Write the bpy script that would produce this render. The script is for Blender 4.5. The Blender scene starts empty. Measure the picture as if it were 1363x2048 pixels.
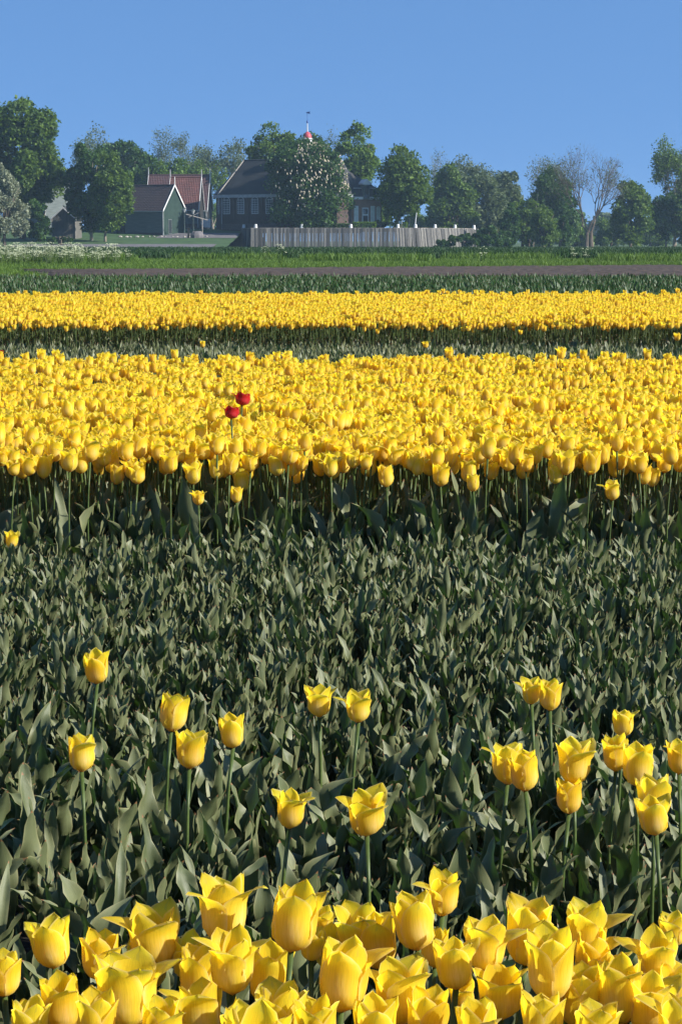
import bpy, math, random
import numpy as np
from mathutils import Vector, Matrix

random.seed(7)
rng = np.random.default_rng(11)
R = math.radians
SC = bpy.context.scene
COL = SC.collection

# ------------------------------------------------------------------ camera
F = 4000.0                       # focal length in photo pixels
CAMH = 1.4
PITCH = math.atan(544 / F)       # horizon sits at photo row 480
cd = bpy.data.cameras.new("camera")
cam = bpy.data.objects.new("camera", cd)
COL.objects.link(cam)
cam.location = (0, 0, CAMH)
cam.rotation_euler = (math.pi / 2 - PITCH, 0, 0)
cd.sensor_fit = 'VERTICAL'
cd.sensor_height = 36
cd.lens = F / 2048 * 36
cd.clip_start = 0.05
cd.clip_end = 6000
cd.dof.use_dof = False
SC.camera = cam

# ------------------------------------------------------------------ sky, sun, exposure
SUN_EL, SUN_AZ = R(30), R(18)    # sun to the right, a little towards the camera
world = bpy.data.worlds.new("World")
SC.world = world
world.use_nodes = True
nt = world.node_tree
nt.nodes.clear()
wo = nt.nodes.new('ShaderNodeOutputWorld')
bg = nt.nodes.new('ShaderNodeBackground')
sky = nt.nodes.new('ShaderNodeTexSky')
sky.sky_type = 'NISHITA'
sky.sun_disc = False
sky.sun_elevation = SUN_EL
sky.sun_rotation = R(90) + SUN_AZ
sky.altitude = 0
sky.air_density = 1.0
sky.dust_density = 0.2
sky.ozone_density = 2.0
tc = nt.nodes.new('ShaderNodeTexCoord')
add = nt.nodes.new('ShaderNodeVectorMath'); add.operation = 'ADD'
add.inputs[1].default_value = (0, 0, 0.42)
nrm = nt.nodes.new('ShaderNodeVectorMath'); nrm.operation = 'NORMALIZE'
tint = nt.nodes.new('ShaderNodeMix'); tint.data_type = 'RGBA'; tint.blend_type = 'MULTIPLY'
tint.inputs[0].default_value = 1.0
tint.inputs[7].default_value = (0.77, 1.03, 1.24, 1)
nt.links.new(tc.outputs['Generated'], add.inputs[0])
nt.links.new(add.outputs[0], nrm.inputs[0])
nt.links.new(nrm.outputs[0], sky.inputs['Vector'])
nt.links.new(sky.outputs[0], tint.inputs[6])
nt.links.new(tint.outputs[2], bg.inputs[0])
bg.inputs[1].default_value = 0.091
nt.links.new(bg.outputs[0], wo.inputs[0])

sd = bpy.data.lights.new("sun", 'SUN')
sd.energy = 4.6
sd.angle = R(0.5)
sd.color = (1.0, 0.95, 0.85)
sun = bpy.data.objects.new("sun", sd)
COL.objects.link(sun)
sdir = Vector((math.cos(SUN_AZ) * math.cos(SUN_EL), -math.sin(SUN_AZ) * math.cos(SUN_EL), math.sin(SUN_EL)))
sun.rotation_euler = sdir.to_track_quat('Z', 'Y').to_euler()
sun.location = (20, 0, 20)

SC.view_settings.view_transform = 'Standard'
SC.view_settings.look = 'None'
SC.view_settings.exposure = 1.02
SC.view_settings.gamma = 1
SC.view_settings.use_curve_mapping = False
SC.render.engine = 'CYCLES'
SC.cycles.max_bounces = 8
SC.cycles.diffuse_bounces = 4
SC.cycles.transmission_bounces = 6
SC.cycles.transparent_max_bounces = 6
SC.cycles.volume_bounces = 0
SC.cycles.use_denoising = True


def W(px, py, Y):
    """Point at world depth Y seen at photo pixel (px, py)."""
    dx, dy = (px - 681.5) / F, -(py - 1024) / F
    d = Vector((dx, math.cos(PITCH) + dy * math.sin(PITCH), -math.sin(PITCH) + dy * math.cos(PITCH)))
    t = Y / d.y
    return d.x * t, CAMH + d.z * t


def Wplane(px, py, z):
    dx, dy = (px - 681.5) / F, -(py - 1024) / F
    d = Vector((dx, math.cos(PITCH) + dy * math.sin(PITCH), -math.sin(PITCH) + dy * math.cos(PITCH)))
    t = (z - CAMH) / d.z
    return d.x * t, d.y * t, t      # t = distance along the view axis


# ------------------------------------------------------------------ materials
def new_mat(name):
    m = bpy.data.materials.new(name)
    m.use_nodes = True
    n = m.node_tree
    n.nodes.clear()
    out = n.nodes.new('ShaderNodeOutputMaterial')
    return m, n, out


def ramp(n, stops, fac, interp='LINEAR'):
    r = n.nodes.new('ShaderNodeValToRGB')
    r.color_ramp.interpolation = interp
    el = r.color_ramp.elements
    while len(el) < len(stops):
        el.new(0.5)
    for e, (p, c) in zip(el, stops):
        e.position = p
        e.color = (*c, 1)
    n.links.new(fac, r.inputs[0])
    return r.outputs[0]


def noise(n, scale, detail=4, vec=None, rough=0.55):
    t = n.nodes.new('ShaderNodeTexNoise')
    t.inputs['Scale'].default_value = scale
    t.inputs['Detail'].default_value = detail
    t.inputs['Roughness'].default_value = rough
    if vec is not None:
        n.links.new(vec, t.inputs['Vector'])
    return t


def mixc(n, fac, a, b, mode='MIX'):
    m = n.nodes.new('ShaderNodeMix')
    m.data_type = 'RGBA'
    m.blend_type = mode
    for s, v in ((0, fac), (6, a), (7, b)):
        if isinstance(v, (int, float)):
            m.inputs[s].default_value = v
        elif isinstance(v, tuple):
            m.inputs[s].default_value = (*v, 1)
        else:
            n.links.new(v, m.inputs[s])
    return m.outputs[2]


def math_(n, op, a, b=0.0, c=0.0):
    m = n.nodes.new('ShaderNodeMath')
    m.operation = op
    for s, v in ((0, a), (1, b), (2, c)):
        if isinstance(v, (int, float)):
            m.inputs[s].default_value = v
        else:
            n.links.new(v, m.inputs[s])
    return m.outputs[0]


def objco(n):
    return n.nodes.new('ShaderNodeTexCoord').outputs['Object']


def bumped(n, height, strength=0.3, dist=0.02):
    b = n.nodes.new('ShaderNodeBump')
    b.inputs['Strength'].default_value = strength
    b.inputs['Distance'].default_value = dist
    n.links.new(height, b.inputs['Height'])
    return b.outputs[0]


def simple(name, c1, c2, scale=3.0, rough=0.8, bump=0.3, bdist=0.02, spec=0.3, detail=5, stretch=None):
    m, n, out = new_mat(name)
    p = n.nodes.new('ShaderNodeBsdfPrincipled')
    co = objco(n)
    if stretch:
        mp = n.nodes.new('ShaderNodeMapping')
        mp.inputs['Scale'].default_value = stretch
        n.links.new(co, mp.inputs[0])
        co = mp.outputs[0]
    t = noise(n, scale, detail, co)
    n.links.new(ramp(n, [(0.3, c1), (0.72, c2)], t.outputs[0]), p.inputs['Base Color'])
    p.inputs['Roughness'].default_value = rough
    p.inputs['Specular IOR Level'].default_value = spec
    if bump:
        n.links.new(bumped(n, t.outputs[0], bump, bdist), p.inputs['Normal'])
    n.links.new(p.outputs[0], out.inputs[0])
    return m


def island(n):
    return n.nodes.new('ShaderNodeNewGeometry').outputs['Random Per Island']


def objrand(n):
    return n.nodes.new('ShaderNodeObjectInfo').outputs['Random']


def foliage_mat(name, dark, light, trans=0.3, rough=0.6, third=None):
    m, n, out = new_mat(name)
    p = n.nodes.new('ShaderNodeBsdfPrincipled')
    tr = n.nodes.new('ShaderNodeBsdfTranslucent')
    mx = n.nodes.new('ShaderNodeMixShader')
    big = noise(n, 0.35, 3, objco(n))
    f = math_(n, 'MULTIPLY_ADD', island(n), 0.6, math_(n, 'MULTIPLY', big.outputs[0], 0.5))
    stops = [(0.15, dark), (0.85, light)]
    if third:
        stops.append((1.0, third))
    col = ramp(n, stops, f)
    n.links.new(col, p.inputs['Base Color'])
    n.links.new(mixc(n, 0.5, col, (light[0] * 1.3, light[1] * 1.4, light[2] * 0.6)), tr.inputs[0])
    p.inputs['Roughness'].default_value = rough
    p.inputs['Specular IOR Level'].default_value = 0.25
    mx.inputs[0].default_value = trans
    n.links.new(p.outputs[0], mx.inputs[1])
    n.links.new(tr.outputs[0], mx.inputs[2])
    n.links.new(mx.outputs[0], out.inputs[0])
    return m


def petal_mat(name, deep, mid, pale, base, tcol, trans=0.35):
    """Petal: deep colour, paler flush with the sunlit belly painted in, fine veins running up the petal, warm at the foot."""
    m, n, out = new_mat(name)
    uv = n.nodes.new('ShaderNodeUVMap')
    sep = n.nodes.new('ShaderNodeSeparateXYZ')
    n.links.new(uv.outputs[0], sep.inputs[0])
    u, v = sep.outputs[0], sep.outputs[1]
    mp = n.nodes.new('ShaderNodeMapping')
    mp.inputs['Scale'].default_value = (22, 1.0, 1)
    n.links.new(uv.outputs[0], mp.inputs[0])
    vein = noise(n, 2.2, 4, mp.outputs[0], 0.6)
    cl = noise(n, 2.4, 2, uv.outputs[0])
    col = ramp(n, [(0.0, base), (0.14, mid), (0.5, mid), (1.0, deep)], v)
    # pale flush around the midrib on the lower half, sunlit belly painted in
    uc = math_(n, 'ABSOLUTE', math_(n, 'SUBTRACT', u, 0.5))
    fl = math_(n, 'MULTIPLY', math_(n, 'SUBTRACT', 1.0, math_(n, 'MULTIPLY', uc, 3.0)),
               math_(n, 'SUBTRACT', 1.0, math_(n, 'MULTIPLY', math_(n, 'ABSOLUTE', math_(n, 'SUBTRACT', v, 0.36)), 3.0)))
    fl = math_(n, 'MULTIPLY', math_(n, 'MAXIMUM', fl, 0.0), math_(n, 'MULTIPLY_ADD', vein.outputs[0], 1.6, -0.3))
    flc = n.nodes.new('ShaderNodeClamp')
    n.links.new(fl, flc.inputs[0])
    col = mixc(n, math_(n, 'MULTIPLY', flc.outputs[0], 1.0), col, pale)
    dk = ramp(n, [(0.34, (0.80, 0.76, 0.62)), (0.56, (1, 1, 1))], vein.outputs[0])
    col = mixc(n, 0.7, col, dk, 'MULTIPLY')
    gs = math_(n, 'MULTIPLY', math_(n, 'LESS_THAN', uc, 0.05), math_(n, 'GREATER_THAN', math_(n, 'MULTIPLY', v, cl.outputs[0]), 0.40))
    col = mixc(n, math_(n, 'MULTIPLY', gs, 0.35), col, (0.55, 0.52, 0.10))
    col = mixc(n, math_(n, 'MULTIPLY', math_(n, 'POWER', math_(n, 'MULTIPLY', uc, 2.0), 10.0), 0.55), col, pale)
    rv = ramp(n, [(0.0, (0.95, 0.86, 0.8)), (0.5, (1, 1, 1)), (1.0, (1.0, 1.04, 1.3))], objrand(n))
    col = mixc(n, 1.0, col, rv, 'MULTIPLY')
    hue = mixc(n, math_(n, 'MULTIPLY', cl.outputs[0], 0.25), col, deep)
    p = n.nodes.new('ShaderNodeBsdfPrincipled')
    n.links.new(hue, p.inputs['Base Color'])
    p.inputs['Roughness'].default_value = 0.48
    p.inputs['Specular IOR Level'].default_value = 0.35
    p.inputs['Sheen Weight'].default_value = 0.08
    n.links.new(bumped(n, vein.outputs[0], 0.35, 0.0015), p.inputs['Normal'])
    tr = n.nodes.new('ShaderNodeBsdfTranslucent')
    n.links.new(mixc(n, 1.0, hue, tcol, 'MULTIPLY'), tr.inputs[0])
    mx = n.nodes.new('ShaderNodeMixShader')
    n.links.new(math_(n, 'MULTIPLY_ADD', v, 0.28, trans - 0.12), mx.inputs[0])
    n.links.new(p.outputs[0], mx.inputs[1])
    n.links.new(tr.outputs[0], mx.inputs[2])
    n.links.new(mx.outputs[0], out.inputs[0])
    return m


def tulip_leaf_mat(name, c1, c2, edge):
    m, n, out = new_mat(name)
    uv = n.nodes.new('ShaderNodeUVMap')
    sep = n.nodes.new('ShaderNodeSeparateXYZ')
    n.links.new(uv.outputs[0], sep.inputs[0])
    u, v = sep.outputs[0], sep.outputs[1]
    mp = n.nodes.new('ShaderNodeMapping')
    mp.inputs['Scale'].default_value = (24, 0.8, 1)
    n.links.new(uv.outputs[0], mp.inputs[0])
    vein = noise(n, 2.0, 3, mp.outputs[0], 0.6)
    blot = noise(n, 9.0, 4, objco(n))
    f = math_(n, 'MULTIPLY_ADD', vein.outputs[0], 0.35, math_(n, 'MULTIPLY', blot.outputs[0], 0.65))
    f = math_(n, 'ADD', f, math_(n, 'MULTIPLY_ADD', objrand(n), 0.24, -0.12))
    col = ramp(n, [(0.28, c1), (0.72, c2)], f)
    uc = math_(n, 'ABSOLUTE', math_(n, 'MULTIPLY_ADD', u, 2.0, -1.0))
    col = mixc(n, math_(n, 'MULTIPLY', math_(n, 'POWER', uc, 9.0), 0.8), col, edge)
    tip = math_(n, 'MULTIPLY', math_(n, 'GREATER_THAN', v, 0.965), 0.75)
    col = mixc(n, tip, col, (0.25, 0.11, 0.05))
    col = mixc(n, math_(n, 'LESS_THAN', v, 0.12), col, mixc(n, 0.5, col, (0.22, 0.26, 0.12)))
    p = n.nodes.new('ShaderNodeBsdfPrincipled')
    n.links.new(col, p.inputs['Base Color'])
    p.inputs['Roughness'].default_value = 0.5
    p.inputs['Specular IOR Level'].default_value = 0.45
    n.links.new(bumped(n, vein.outputs[0], 0.25, 0.002), p.inputs['Normal'])
    tr = n.nodes.new('ShaderNodeBsdfTranslucent')
    tr.inputs[0].default_value = (0.05, 0.12, 0.012, 1)
    mx = n.nodes.new('ShaderNodeMixShader')
    mx.inputs[0].default_value = 0.16
    n.links.new(p.outputs[0], mx.inputs[1])
    n.links.new(tr.outputs[0], mx.inputs[2])
    n.links.new(mx.outputs[0], out.inputs[0])
    return m


M = {}
M['petal'] = petal_mat('yellow_petal', (0.96, 0.785, 0.035), (0.96, 0.745, 0.05), (0.98, 0.82, 0.50), (0.80, 0.40, 0.05), (1.0, 0.98, 0.7), 0.55)
M['red'] = petal_mat('red_petal', (0.50, 0.006, 0.008), (0.42, 0.005, 0.012), (0.5, 0.05, 0.06), (0.2, 0.02, 0.02), (1.0, 0.3, 0.3), 0.25)
M['leaf'] = tulip_leaf_mat('tulip_leaf', (0.046, 0.066, 0.023), (0.168, 0.184, 0.090), (0.27, 0.26, 0.13))
M['leafdark'] = tulip_leaf_mat('green_tulip_leaf', (0.010, 0.038, 0.007), (0.032, 0.085, 0.016), (0.06, 0.12, 0.03))
M['stem'] = simple('tulip_stem', (0.036, 0.062, 0.012), (0.075, 0.11, 0.024), 30, 0.5, 0, spec=0.4)
M['pistil'] = simple('pistil', (0.3, 0.35, 0.05), (0.45, 0.45, 0.1), 60, 0.6, 0)
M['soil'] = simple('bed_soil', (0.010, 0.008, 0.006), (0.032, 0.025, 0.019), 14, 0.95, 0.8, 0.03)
M['bare'] = simple('ploughed_soil', (0.032, 0.023, 0.017), (0.085, 0.060, 0.046), 2.2, 0.95, 1.0, 0.1, detail=9)
M['ground'] = simple('field_ground', (0.035, 0.06, 0.018), (0.07, 0.11, 0.03), 0.2, 0.95, 0.4, 0.1, detail=9)
M['lawn'] = simple('lawn_green', (0.025, 0.06, 0.018), (0.055, 0.105, 0.03), 0.35, 0.95, 0.4, 0.1, detail=9)
M['gravel'] = simple('gravel_grey', (0.09, 0.085, 0.09), (0.17, 0.155, 0.16), 1.2, 0.95, 0.4, 0.05, detail=9)
M['grass'] = foliage_mat('grass_blades', (0.035, 0.085, 0.010), (0.13, 0.21, 0.03), 0.3)
M['crop'] = foliage_mat('crop_leaves', (0.008, 0.030, 0.007), (0.030, 0.072, 0.015), 0.2)
M['white'] = simple('white_paint', (0.50, 0.50, 0.49), (0.70, 0.70, 0.69), 2, 0.55, 0.1, 0.01, spec=0.4)
M['offwhite'] = simple('weathered_white_paint', (0.28, 0.29, 0.29), (0.44, 0.45, 0.45), 2, 0.6, 0.1, 0.01)
M['umbel'] = simple('umbel_white', (0.30, 0.34, 0.20), (0.55, 0.57, 0.38), 5, 0.8, 0)
M['bark'] = simple('tree_bark', (0.07, 0.055, 0.042), (0.16, 0.13, 0.10), 3, 0.95, 0.8, 0.05, stretch=(3, 3, 0.6))
M['barkpale'] = simple('pale_bark', (0.16, 0.13, 0.10), (0.30, 0.25, 0.19), 2, 0.95, 0.8, 0.05, stretch=(3, 3, 0.6))
M['blossom'] = simple('chestnut_blossom', (0.34, 0.29, 0.20), (0.56, 0.49, 0.36), 8, 0.8, 0)
M['glass'] = simple('window_glass', (0.02, 0.025, 0.03), (0.04, 0.05, 0.055), 1, 0.08, 0, spec=0.6)
M['curtain'] = simple('window_blind', (0.42, 0.48, 0.44), (0.58, 0.62, 0.56), 3, 0.6, 0)
M['dark'] = simple('dark_tarred_wood', (0.012, 0.012, 0.012), (0.03, 0.028, 0.026), 3, 0.8, 0.2)
M['iron'] = simple('dark_green_iron', (0.03, 0.05, 0.045), (0.06, 0.085, 0.075), 5, 0.5, 0)
M['bronze'] = simple('dark_bronze', (0.02, 0.035, 0.035), (0.05, 0.07, 0.065), 5, 0.5, 0)
M['dome'] = simple('red_dome_paint', (0.36, 0.05, 0.07), (0.50, 0.09, 0.11), 3, 0.5, 0.1)
M['blue'] = simple('blue_paint', (0.04, 0.08, 0.25), (0.06, 0.12, 0.35), 3, 0.4, 0)
M['stone'] = simple('pale_stone', (0.22, 0.20, 0.18), (0.42, 0.38, 0.33), 3, 0.9, 0.5, 0.05)
M['greywood'] = simple('grey_clapboard', (0.075, 0.092, 0.09), (0.13, 0.15, 0.145), 1.3, 0.8, 0.3, 0.01, stretch=(0.5, 0.5, 6))
M['greenwood'] = simple('green_clapboard', (0.010, 0.027, 0.021), (0.02, 0.044, 0.034), 1.3, 0.7, 0.2, 0.01)
M['taupewood'] = simple('taupe_boards', (0.08, 0.077, 0.068), (0.13, 0.122, 0.105), 1.3, 0.8, 0.3, 0.01, stretch=(6, 6, 0.5))
M['plinth'] = simple('brick_plinth', (0.06, 0.045, 0.045), (0.12, 0.09, 0.085), 4, 0.9, 0.4, 0.02)


def brick_mat(name, c1, c2, mortar):
    m, n, out = new_mat(name)
    p = n.nodes.new('ShaderNodeBsdfPrincipled')
    co = objco(n)
    mp = n.nodes.new('ShaderNodeMapping')
    mp.inputs['Rotation'].default_value = (R(90), 0, 0)
    n.links.new(co, mp.inputs[0])
    b = n.nodes.new('ShaderNodeTexBrick')
    n.links.new(mp.outputs[0], b.inputs['Vector'])
    b.inputs['Color1'].default_value = (*c1, 1)
    b.inputs['Color2'].default_value = (*c2, 1)
    b.inputs['Mortar'].default_value = (*mortar, 1)
    b.inputs['Scale'].default_value = 1
    b.inputs['Brick Width'].default_value = 0.24
    b.inputs['Row Height'].default_value = 0.075
    b.inputs['Mortar Size'].default_value = 0.008
    t = noise(n, 0.9, 6, co)
    f = ramp(n, [(0.3, (0.7, 0.7, 0.7)), (0.7, (1.15, 1.1, 1.05))], t.outputs[0])
    n.links.new(mixc(n, 1.0, b.outputs[0], f, 'MULTIPLY'), p.inputs['Base Color'])
    p.inputs['Roughness'].default_value = 0.9
    n.links.new(p.outputs[0], out.inputs[0])
    return m


M['brickdark'] = brick_mat('dark_brick', (0.045, 0.028, 0.024), (0.07, 0.04, 0.032), (0.07, 0.06, 0.055))
M['brick'] = brick_mat('warm_brick', (0.20, 0.095, 0.058), (0.27, 0.135, 0.082), (0.22, 0.19, 0.155))


def tile_mat(name, c1, c2):
    m, n, out = new_mat(name)
    p = n.nodes.new('ShaderNodeBsdfPrincipled')
    co = objco(n)
    t = noise(n, 2.2, 6, co)
    t2 = noise(n, 0.5, 3, co)
    f = math_(n, 'MULTIPLY_ADD', t.outputs[0], 0.6, math_(n, 'MULTIPLY', t2.outputs[0], 0.4))
    n.links.new(ramp(n, [(0.3, c1), (0.7, c2)], f), p.inputs['Base Color'])
    p.inputs['Roughness'].default_value = 0.75
    n.links.new(p.outputs[0], out.inputs[0])
    return m


M['redtile'] = tile_mat('red_pantile', (0.06, 0.024, 0.022), (0.16, 0.056, 0.046))
M['browntile'] = tile_mat('brown_pantile', (0.028, 0.02, 0.022), (0.06, 0.038, 0.038))
M['maroontile'] = tile_mat('maroon_pantile', (0.045, 0.02, 0.022), (0.085, 0.035, 0.036))
M['slate'] = tile_mat('slate_tile', (0.014, 0.017, 0.02), (0.034, 0.034, 0.036))


def plank_mat():
    m, n, out = new_mat('weathered_palisade')
    p = n.nodes.new('ShaderNodeBsdfPrincipled')
    co = objco(n)
    mp = n.nodes.new('ShaderNodeMapping')
    mp.inputs['Scale'].default_value = (5, 5, 0.35)
    n.links.new(co, mp.inputs[0])
    t = noise(n, 2.0, 6, mp.outputs[0])
    f = math_(n, 'MULTIPLY_ADD', island(n), 0.55, math_(n, 'MULTIPLY', t.outputs[0], 0.5))
    n.links.new(ramp(n, [(0.1, (0.025, 0.025, 0.025)), (0.55, (0.08, 0.077, 0.074)), (0.9, (0.25, 0.235, 0.21))], f), p.inputs['Base Color'])
    p.inputs['Roughness'].default_value = 0.9
    n.links.new(p.outputs[0], out.inputs[0])
    return m


M['plank'] = plank_mat()
# foliage kinds
M['f_dark'] = foliage_mat('foliage_dark', (0.008, 0.032, 0.014), (0.065, 0.135, 0.022), 0.28)
M['f_mid'] = foliage_mat('foliage_mid', (0.012, 0.042, 0.012), (0.125, 0.20, 0.028), 0.35)
M['f_bright'] = foliage_mat('foliage_bright', (0.02, 0.065, 0.014), (0.15, 0.24, 0.035), 0.35)
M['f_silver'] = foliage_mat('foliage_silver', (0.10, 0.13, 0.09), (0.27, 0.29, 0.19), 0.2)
M['f_pale'] = foliage_mat('foliage_pale', (0.055, 0.09, 0.045), (0.12, 0.155, 0.07), 0.3)


# ------------------------------------------------------------------ mesh helpers
class MB:
    def __init__(s):
        s.v, s.f, s.uv, s.mi = [], [], [], []

    def add(s, verts, faces, uv=None, mi=0):
        b = len(s.v)
        s.v.extend([tuple(map(float, p)) for p in verts])
        s.f.extend([tuple(int(i) + b for i in f) for f in faces])
        s.uv.extend([tuple(map(float, p)) for p in uv] if uv is not None else [(0, 0)] * len(verts))
        s.mi.extend([mi] * len(faces))
        return s

    def box(s, c, d, rz=0.0, mi=0, taper=1.0):
        x, y, z = d[0] / 2, d[1] / 2, d[2] / 2
        vs = []
        for sz in (-1, 1):
            k = taper if sz > 0 else 1
            for sx, sy in ((-1, -1), (1, -1), (1, 1), (-1, 1)):
                px, py = sx * x * k, sy * y * k
                vs.append((c[0] + px * math.cos(rz) - py * math.sin(rz), c[1] + px * math.sin(rz) + py * math.cos(rz), c[2] + sz * z))
        return s.add(vs, [(0, 3, 2, 1), (4, 5, 6, 7), (0, 1, 5, 4), (1, 2, 6, 5), (2, 3, 7, 6), (3, 0, 4, 7)], mi=mi)

    def tube(s, pts, rad, n=6, mi=0, cap=True):
        pts = [Vector(p) for p in pts]
        vs, fs = [], []
        for i, p in enumerate(pts):
            t = (pts[min(i + 1, len(pts) - 1)] - pts[max(i - 1, 0)]).normalized()
            a = Vector((1, 0, 0)) if abs(t.x) < 0.8 else Vector((0, 1, 0))
            b = t.cross(a).normalized()
            c = t.cross(b)
            r = rad[i] if hasattr(rad, '__len__') else rad
            for k in range(n):
                th = 2 * math.pi * k / n
                vs.append(p + (b * math.cos(th) + c * math.sin(th)) * r)
        for i in range(len(pts) - 1):
            for k in range(n):
                k2 = (k + 1) % n
                fs.append((i * n + k, i * n + k2, (i + 1) * n + k2, (i + 1) * n + k))
        if cap:
            fs.append(tuple(range(n))[::-1])
            fs.append(tuple((len(pts) - 1) * n + k for k in range(n)))
        return s.add(vs, fs, mi=mi)

    def prism(s, poly, axis_d, mi=0):
        """Polygon (list of 3D points) extruded by vector axis_d."""
        n = len(poly)
        d = Vector(axis_d)
        vs = [Vector(p) for p in poly] + [Vector(p) + d for p in poly]
        fs = [tuple(range(n))[::-1], tuple(range(n, 2 * n))]
        fs += [(i, (i + 1) % n, n + (i + 1) % n, n + i) for i in range(n)]
        return s.add(vs, fs, mi=mi)

    def lathe(s, prof, n=12, c=(0, 0, 0), mi=0):
        vs, fs = [], []
        for r, z in prof:
            for k in range(n):
                th = 2 * math.pi * k / n
                vs.append((c[0] + r * math.cos(th), c[1] + r * math.sin(th), c[2] + z))
        for i in range(len(prof) - 1):
            for k in range(n):
                k2 = (k + 1) % n
                fs.append((i * n + k, i * n + k2, (i + 1) * n + k2, (i + 1) * n + k))
        fs.append(tuple(range(n))[::-1])
        fs.append(tuple((len(prof) - 1) * n + k for k in range(n)))
        return s.add(vs, fs, mi=mi)

    def mesh(s, name, mats, smooth=False):
        me = bpy.data.meshes.new(name)
        me.from_pydata(s.v, [], s.f)
        for m in (mats if isinstance(mats, (list, tuple)) else [mats]):
            me.materials.append(m)
        if any(s.mi):
            me.polygons.foreach_set('material_index', s.mi)
        if smooth:
            me.polygons.foreach_set('use_smooth', [True] * len(me.polygons))
        uvl = me.uv_layers.new(name='UVMap')
        li = np.empty(len(me.loops), dtype=np.int32)
        me.loops.foreach_get('vertex_index', li)
        uvl.data.foreach_set('uv', np.array(s.uv, dtype=np.float32)[li].ravel())
        me.update()
        return me

    def obj(s, name, mats, parent=None, smooth=False, **k):
        return link(name, s.mesh(name, mats, smooth), parent, **k)


def link(name, me, parent=None, loc=(0, 0, 0), rot=(0, 0, 0), scale=(1, 1, 1), label=None, cat=None, group=None, kind=None):
    o = bpy.data.objects.new(name, me)
    COL.objects.link(o)
    o.location, o.rotation_euler, o.scale = loc, rot, scale
    if parent:
        o.parent = parent
    tag(o, label, cat, group, kind)
    return o


def tag(o, label=None, cat=None, group=None, kind=None):
    if label: o['label'] = label
    if cat: o['category'] = cat
    if group: o['group'] = group
    if kind: o['kind'] = kind
    return o


def empty(name, loc, rz=0.0, label=None, cat=None, group=None):
    o = link(name, None, None, loc, (0, 0, rz), label=label, cat=cat, group=group)
    o.empty_display_size = 0.1
    return o


def quads_mesh(name, V, mat, parent=None, smooth=False, **k):
    """V: (n,4,3) array of separate quads."""
    n = len(V)
    me = bpy.data.meshes.new(name)
    me.vertices.add(n * 4)
    me.vertices.foreach_set('co', np.ascontiguousarray(V, dtype=np.float32).ravel())
    me.loops.add(n * 4)
    me.loops.foreach_set('vertex_index', np.arange(n * 4, dtype=np.int32))
    me.polygons.add(n)
    me.polygons.foreach_set('loop_start', np.arange(0, n * 4, 4, dtype=np.int32))
    me.update(calc_edges=True)
    me.materials.append(mat)
    return link(name, me, parent, **k)


# ------------------------------------------------------------------ tulip geometry
def smooth_interp(x, xs, ys):
    """Monotone-ish cubic through control points."""
    xs, ys = np.array(xs, float), np.array(ys, float)
    m = np.gradient(ys, xs)
    x = np.clip(x, xs[0], xs[-1])
    i = np.clip(np.searchsorted(xs, x, side='right') - 1, 0, len(xs) - 2)
    h = xs[i + 1] - xs[i]
    t = (x - xs[i]) / h
    return ((2 * t**3 - 3 * t**2 + 1) * ys[i] + (t**3 - 2 * t**2 + t) * h * m[i]
            + (-2 * t**3 + 3 * t**2) * ys[i + 1] + (t**3 - t**2) * h * m[i + 1])


def grid_faces(nu, nv):
    return [(j * (nu + 1) + i, j * (nu + 1) + i + 1, (j + 1) * (nu + 1) + i + 1, (j + 1) * (nu + 1) + i) for j in range(nv) for i in range(nu)]


def petal(az, inner, opening, flare, H, r, nu=6, nv=8, rs=None):
    """One petal of a cup; flower axis is +Z, foot at the origin."""
    v = np.linspace(0, 1, nv + 1)
    v = 1 - (1 - v) ** 1.15
    u = np.linspace(-1, 1, nu + 1)
    k = 0.90 if inner else 1.0
    rr = smooth_interp(v, [0, .08, .22, .42, .62, .8, .92, 1],
                       np.array([.10, .50, .86, 1.0, 1.0 + .10 * opening, .97 + .30 * opening + .10 * flare, .95 + .50 * opening + .35 * flare, .92 + .66 * opening + .75 * flare])) * r * k
    hw = smooth_interp(v, [0, .08, .25, .45, .62, .78, .9, .97, 1], [.16, .5, .88, 1.0, 1.0, .87, .56, .27, .02]) * r * (1.02 if inner else 1.12)
    zz = H * (v - 0.10 * flare * v**4) * (1.04 if inner else 1.0)
    U, Vv = np.meshgrid(u, v)
    RR, HW, ZZ = rr[:, None], hw[:, None], zz[:, None]
    rc = np.maximum(RR, 0.62 * r)
    ph = U * HW / rc
    ruf = rs.uniform(.6, 2.2)
    p0, p1 = rs.uniform(0, 6.3, 2)
    wob = (0.075 * np.sin(Vv * 9 * ruf + p0 + 2.2 * U) * U**2 + 0.035 * np.sin(U * 3 + p1) * Vv) * r
    rad = RR * 1.0 + wob + (0.0 if inner else 0.03 * r) - 0.03 * r * np.exp(-(U / .22)**2) * np.clip(Vv * 2, 0, 1)
    rad = rad + 0.16 * r * flare * U**2 * Vv**3 - 0.10 * r * (1 - flare) * U**2 * Vv**2
    zoff = -0.05 * H * U**2 * Vv * (1 - Vv) * 2 + 0.02 * H * np.sin(U * 5 + p1) * Vv**3
    tw = rs.uniform(-.12, .12) * Vv**2
    A = az + ph + tw
    X, Y, Z = rad * np.cos(A), rad * np.sin(A), ZZ + zoff
    P = np.stack([X, Y, Z], -1).reshape(-1, 3)
    UV = np.stack([(U + 1) / 2, Vv], -1).reshape(-1, 2)
    return P, grid_faces(nu, nv), UV


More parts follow.
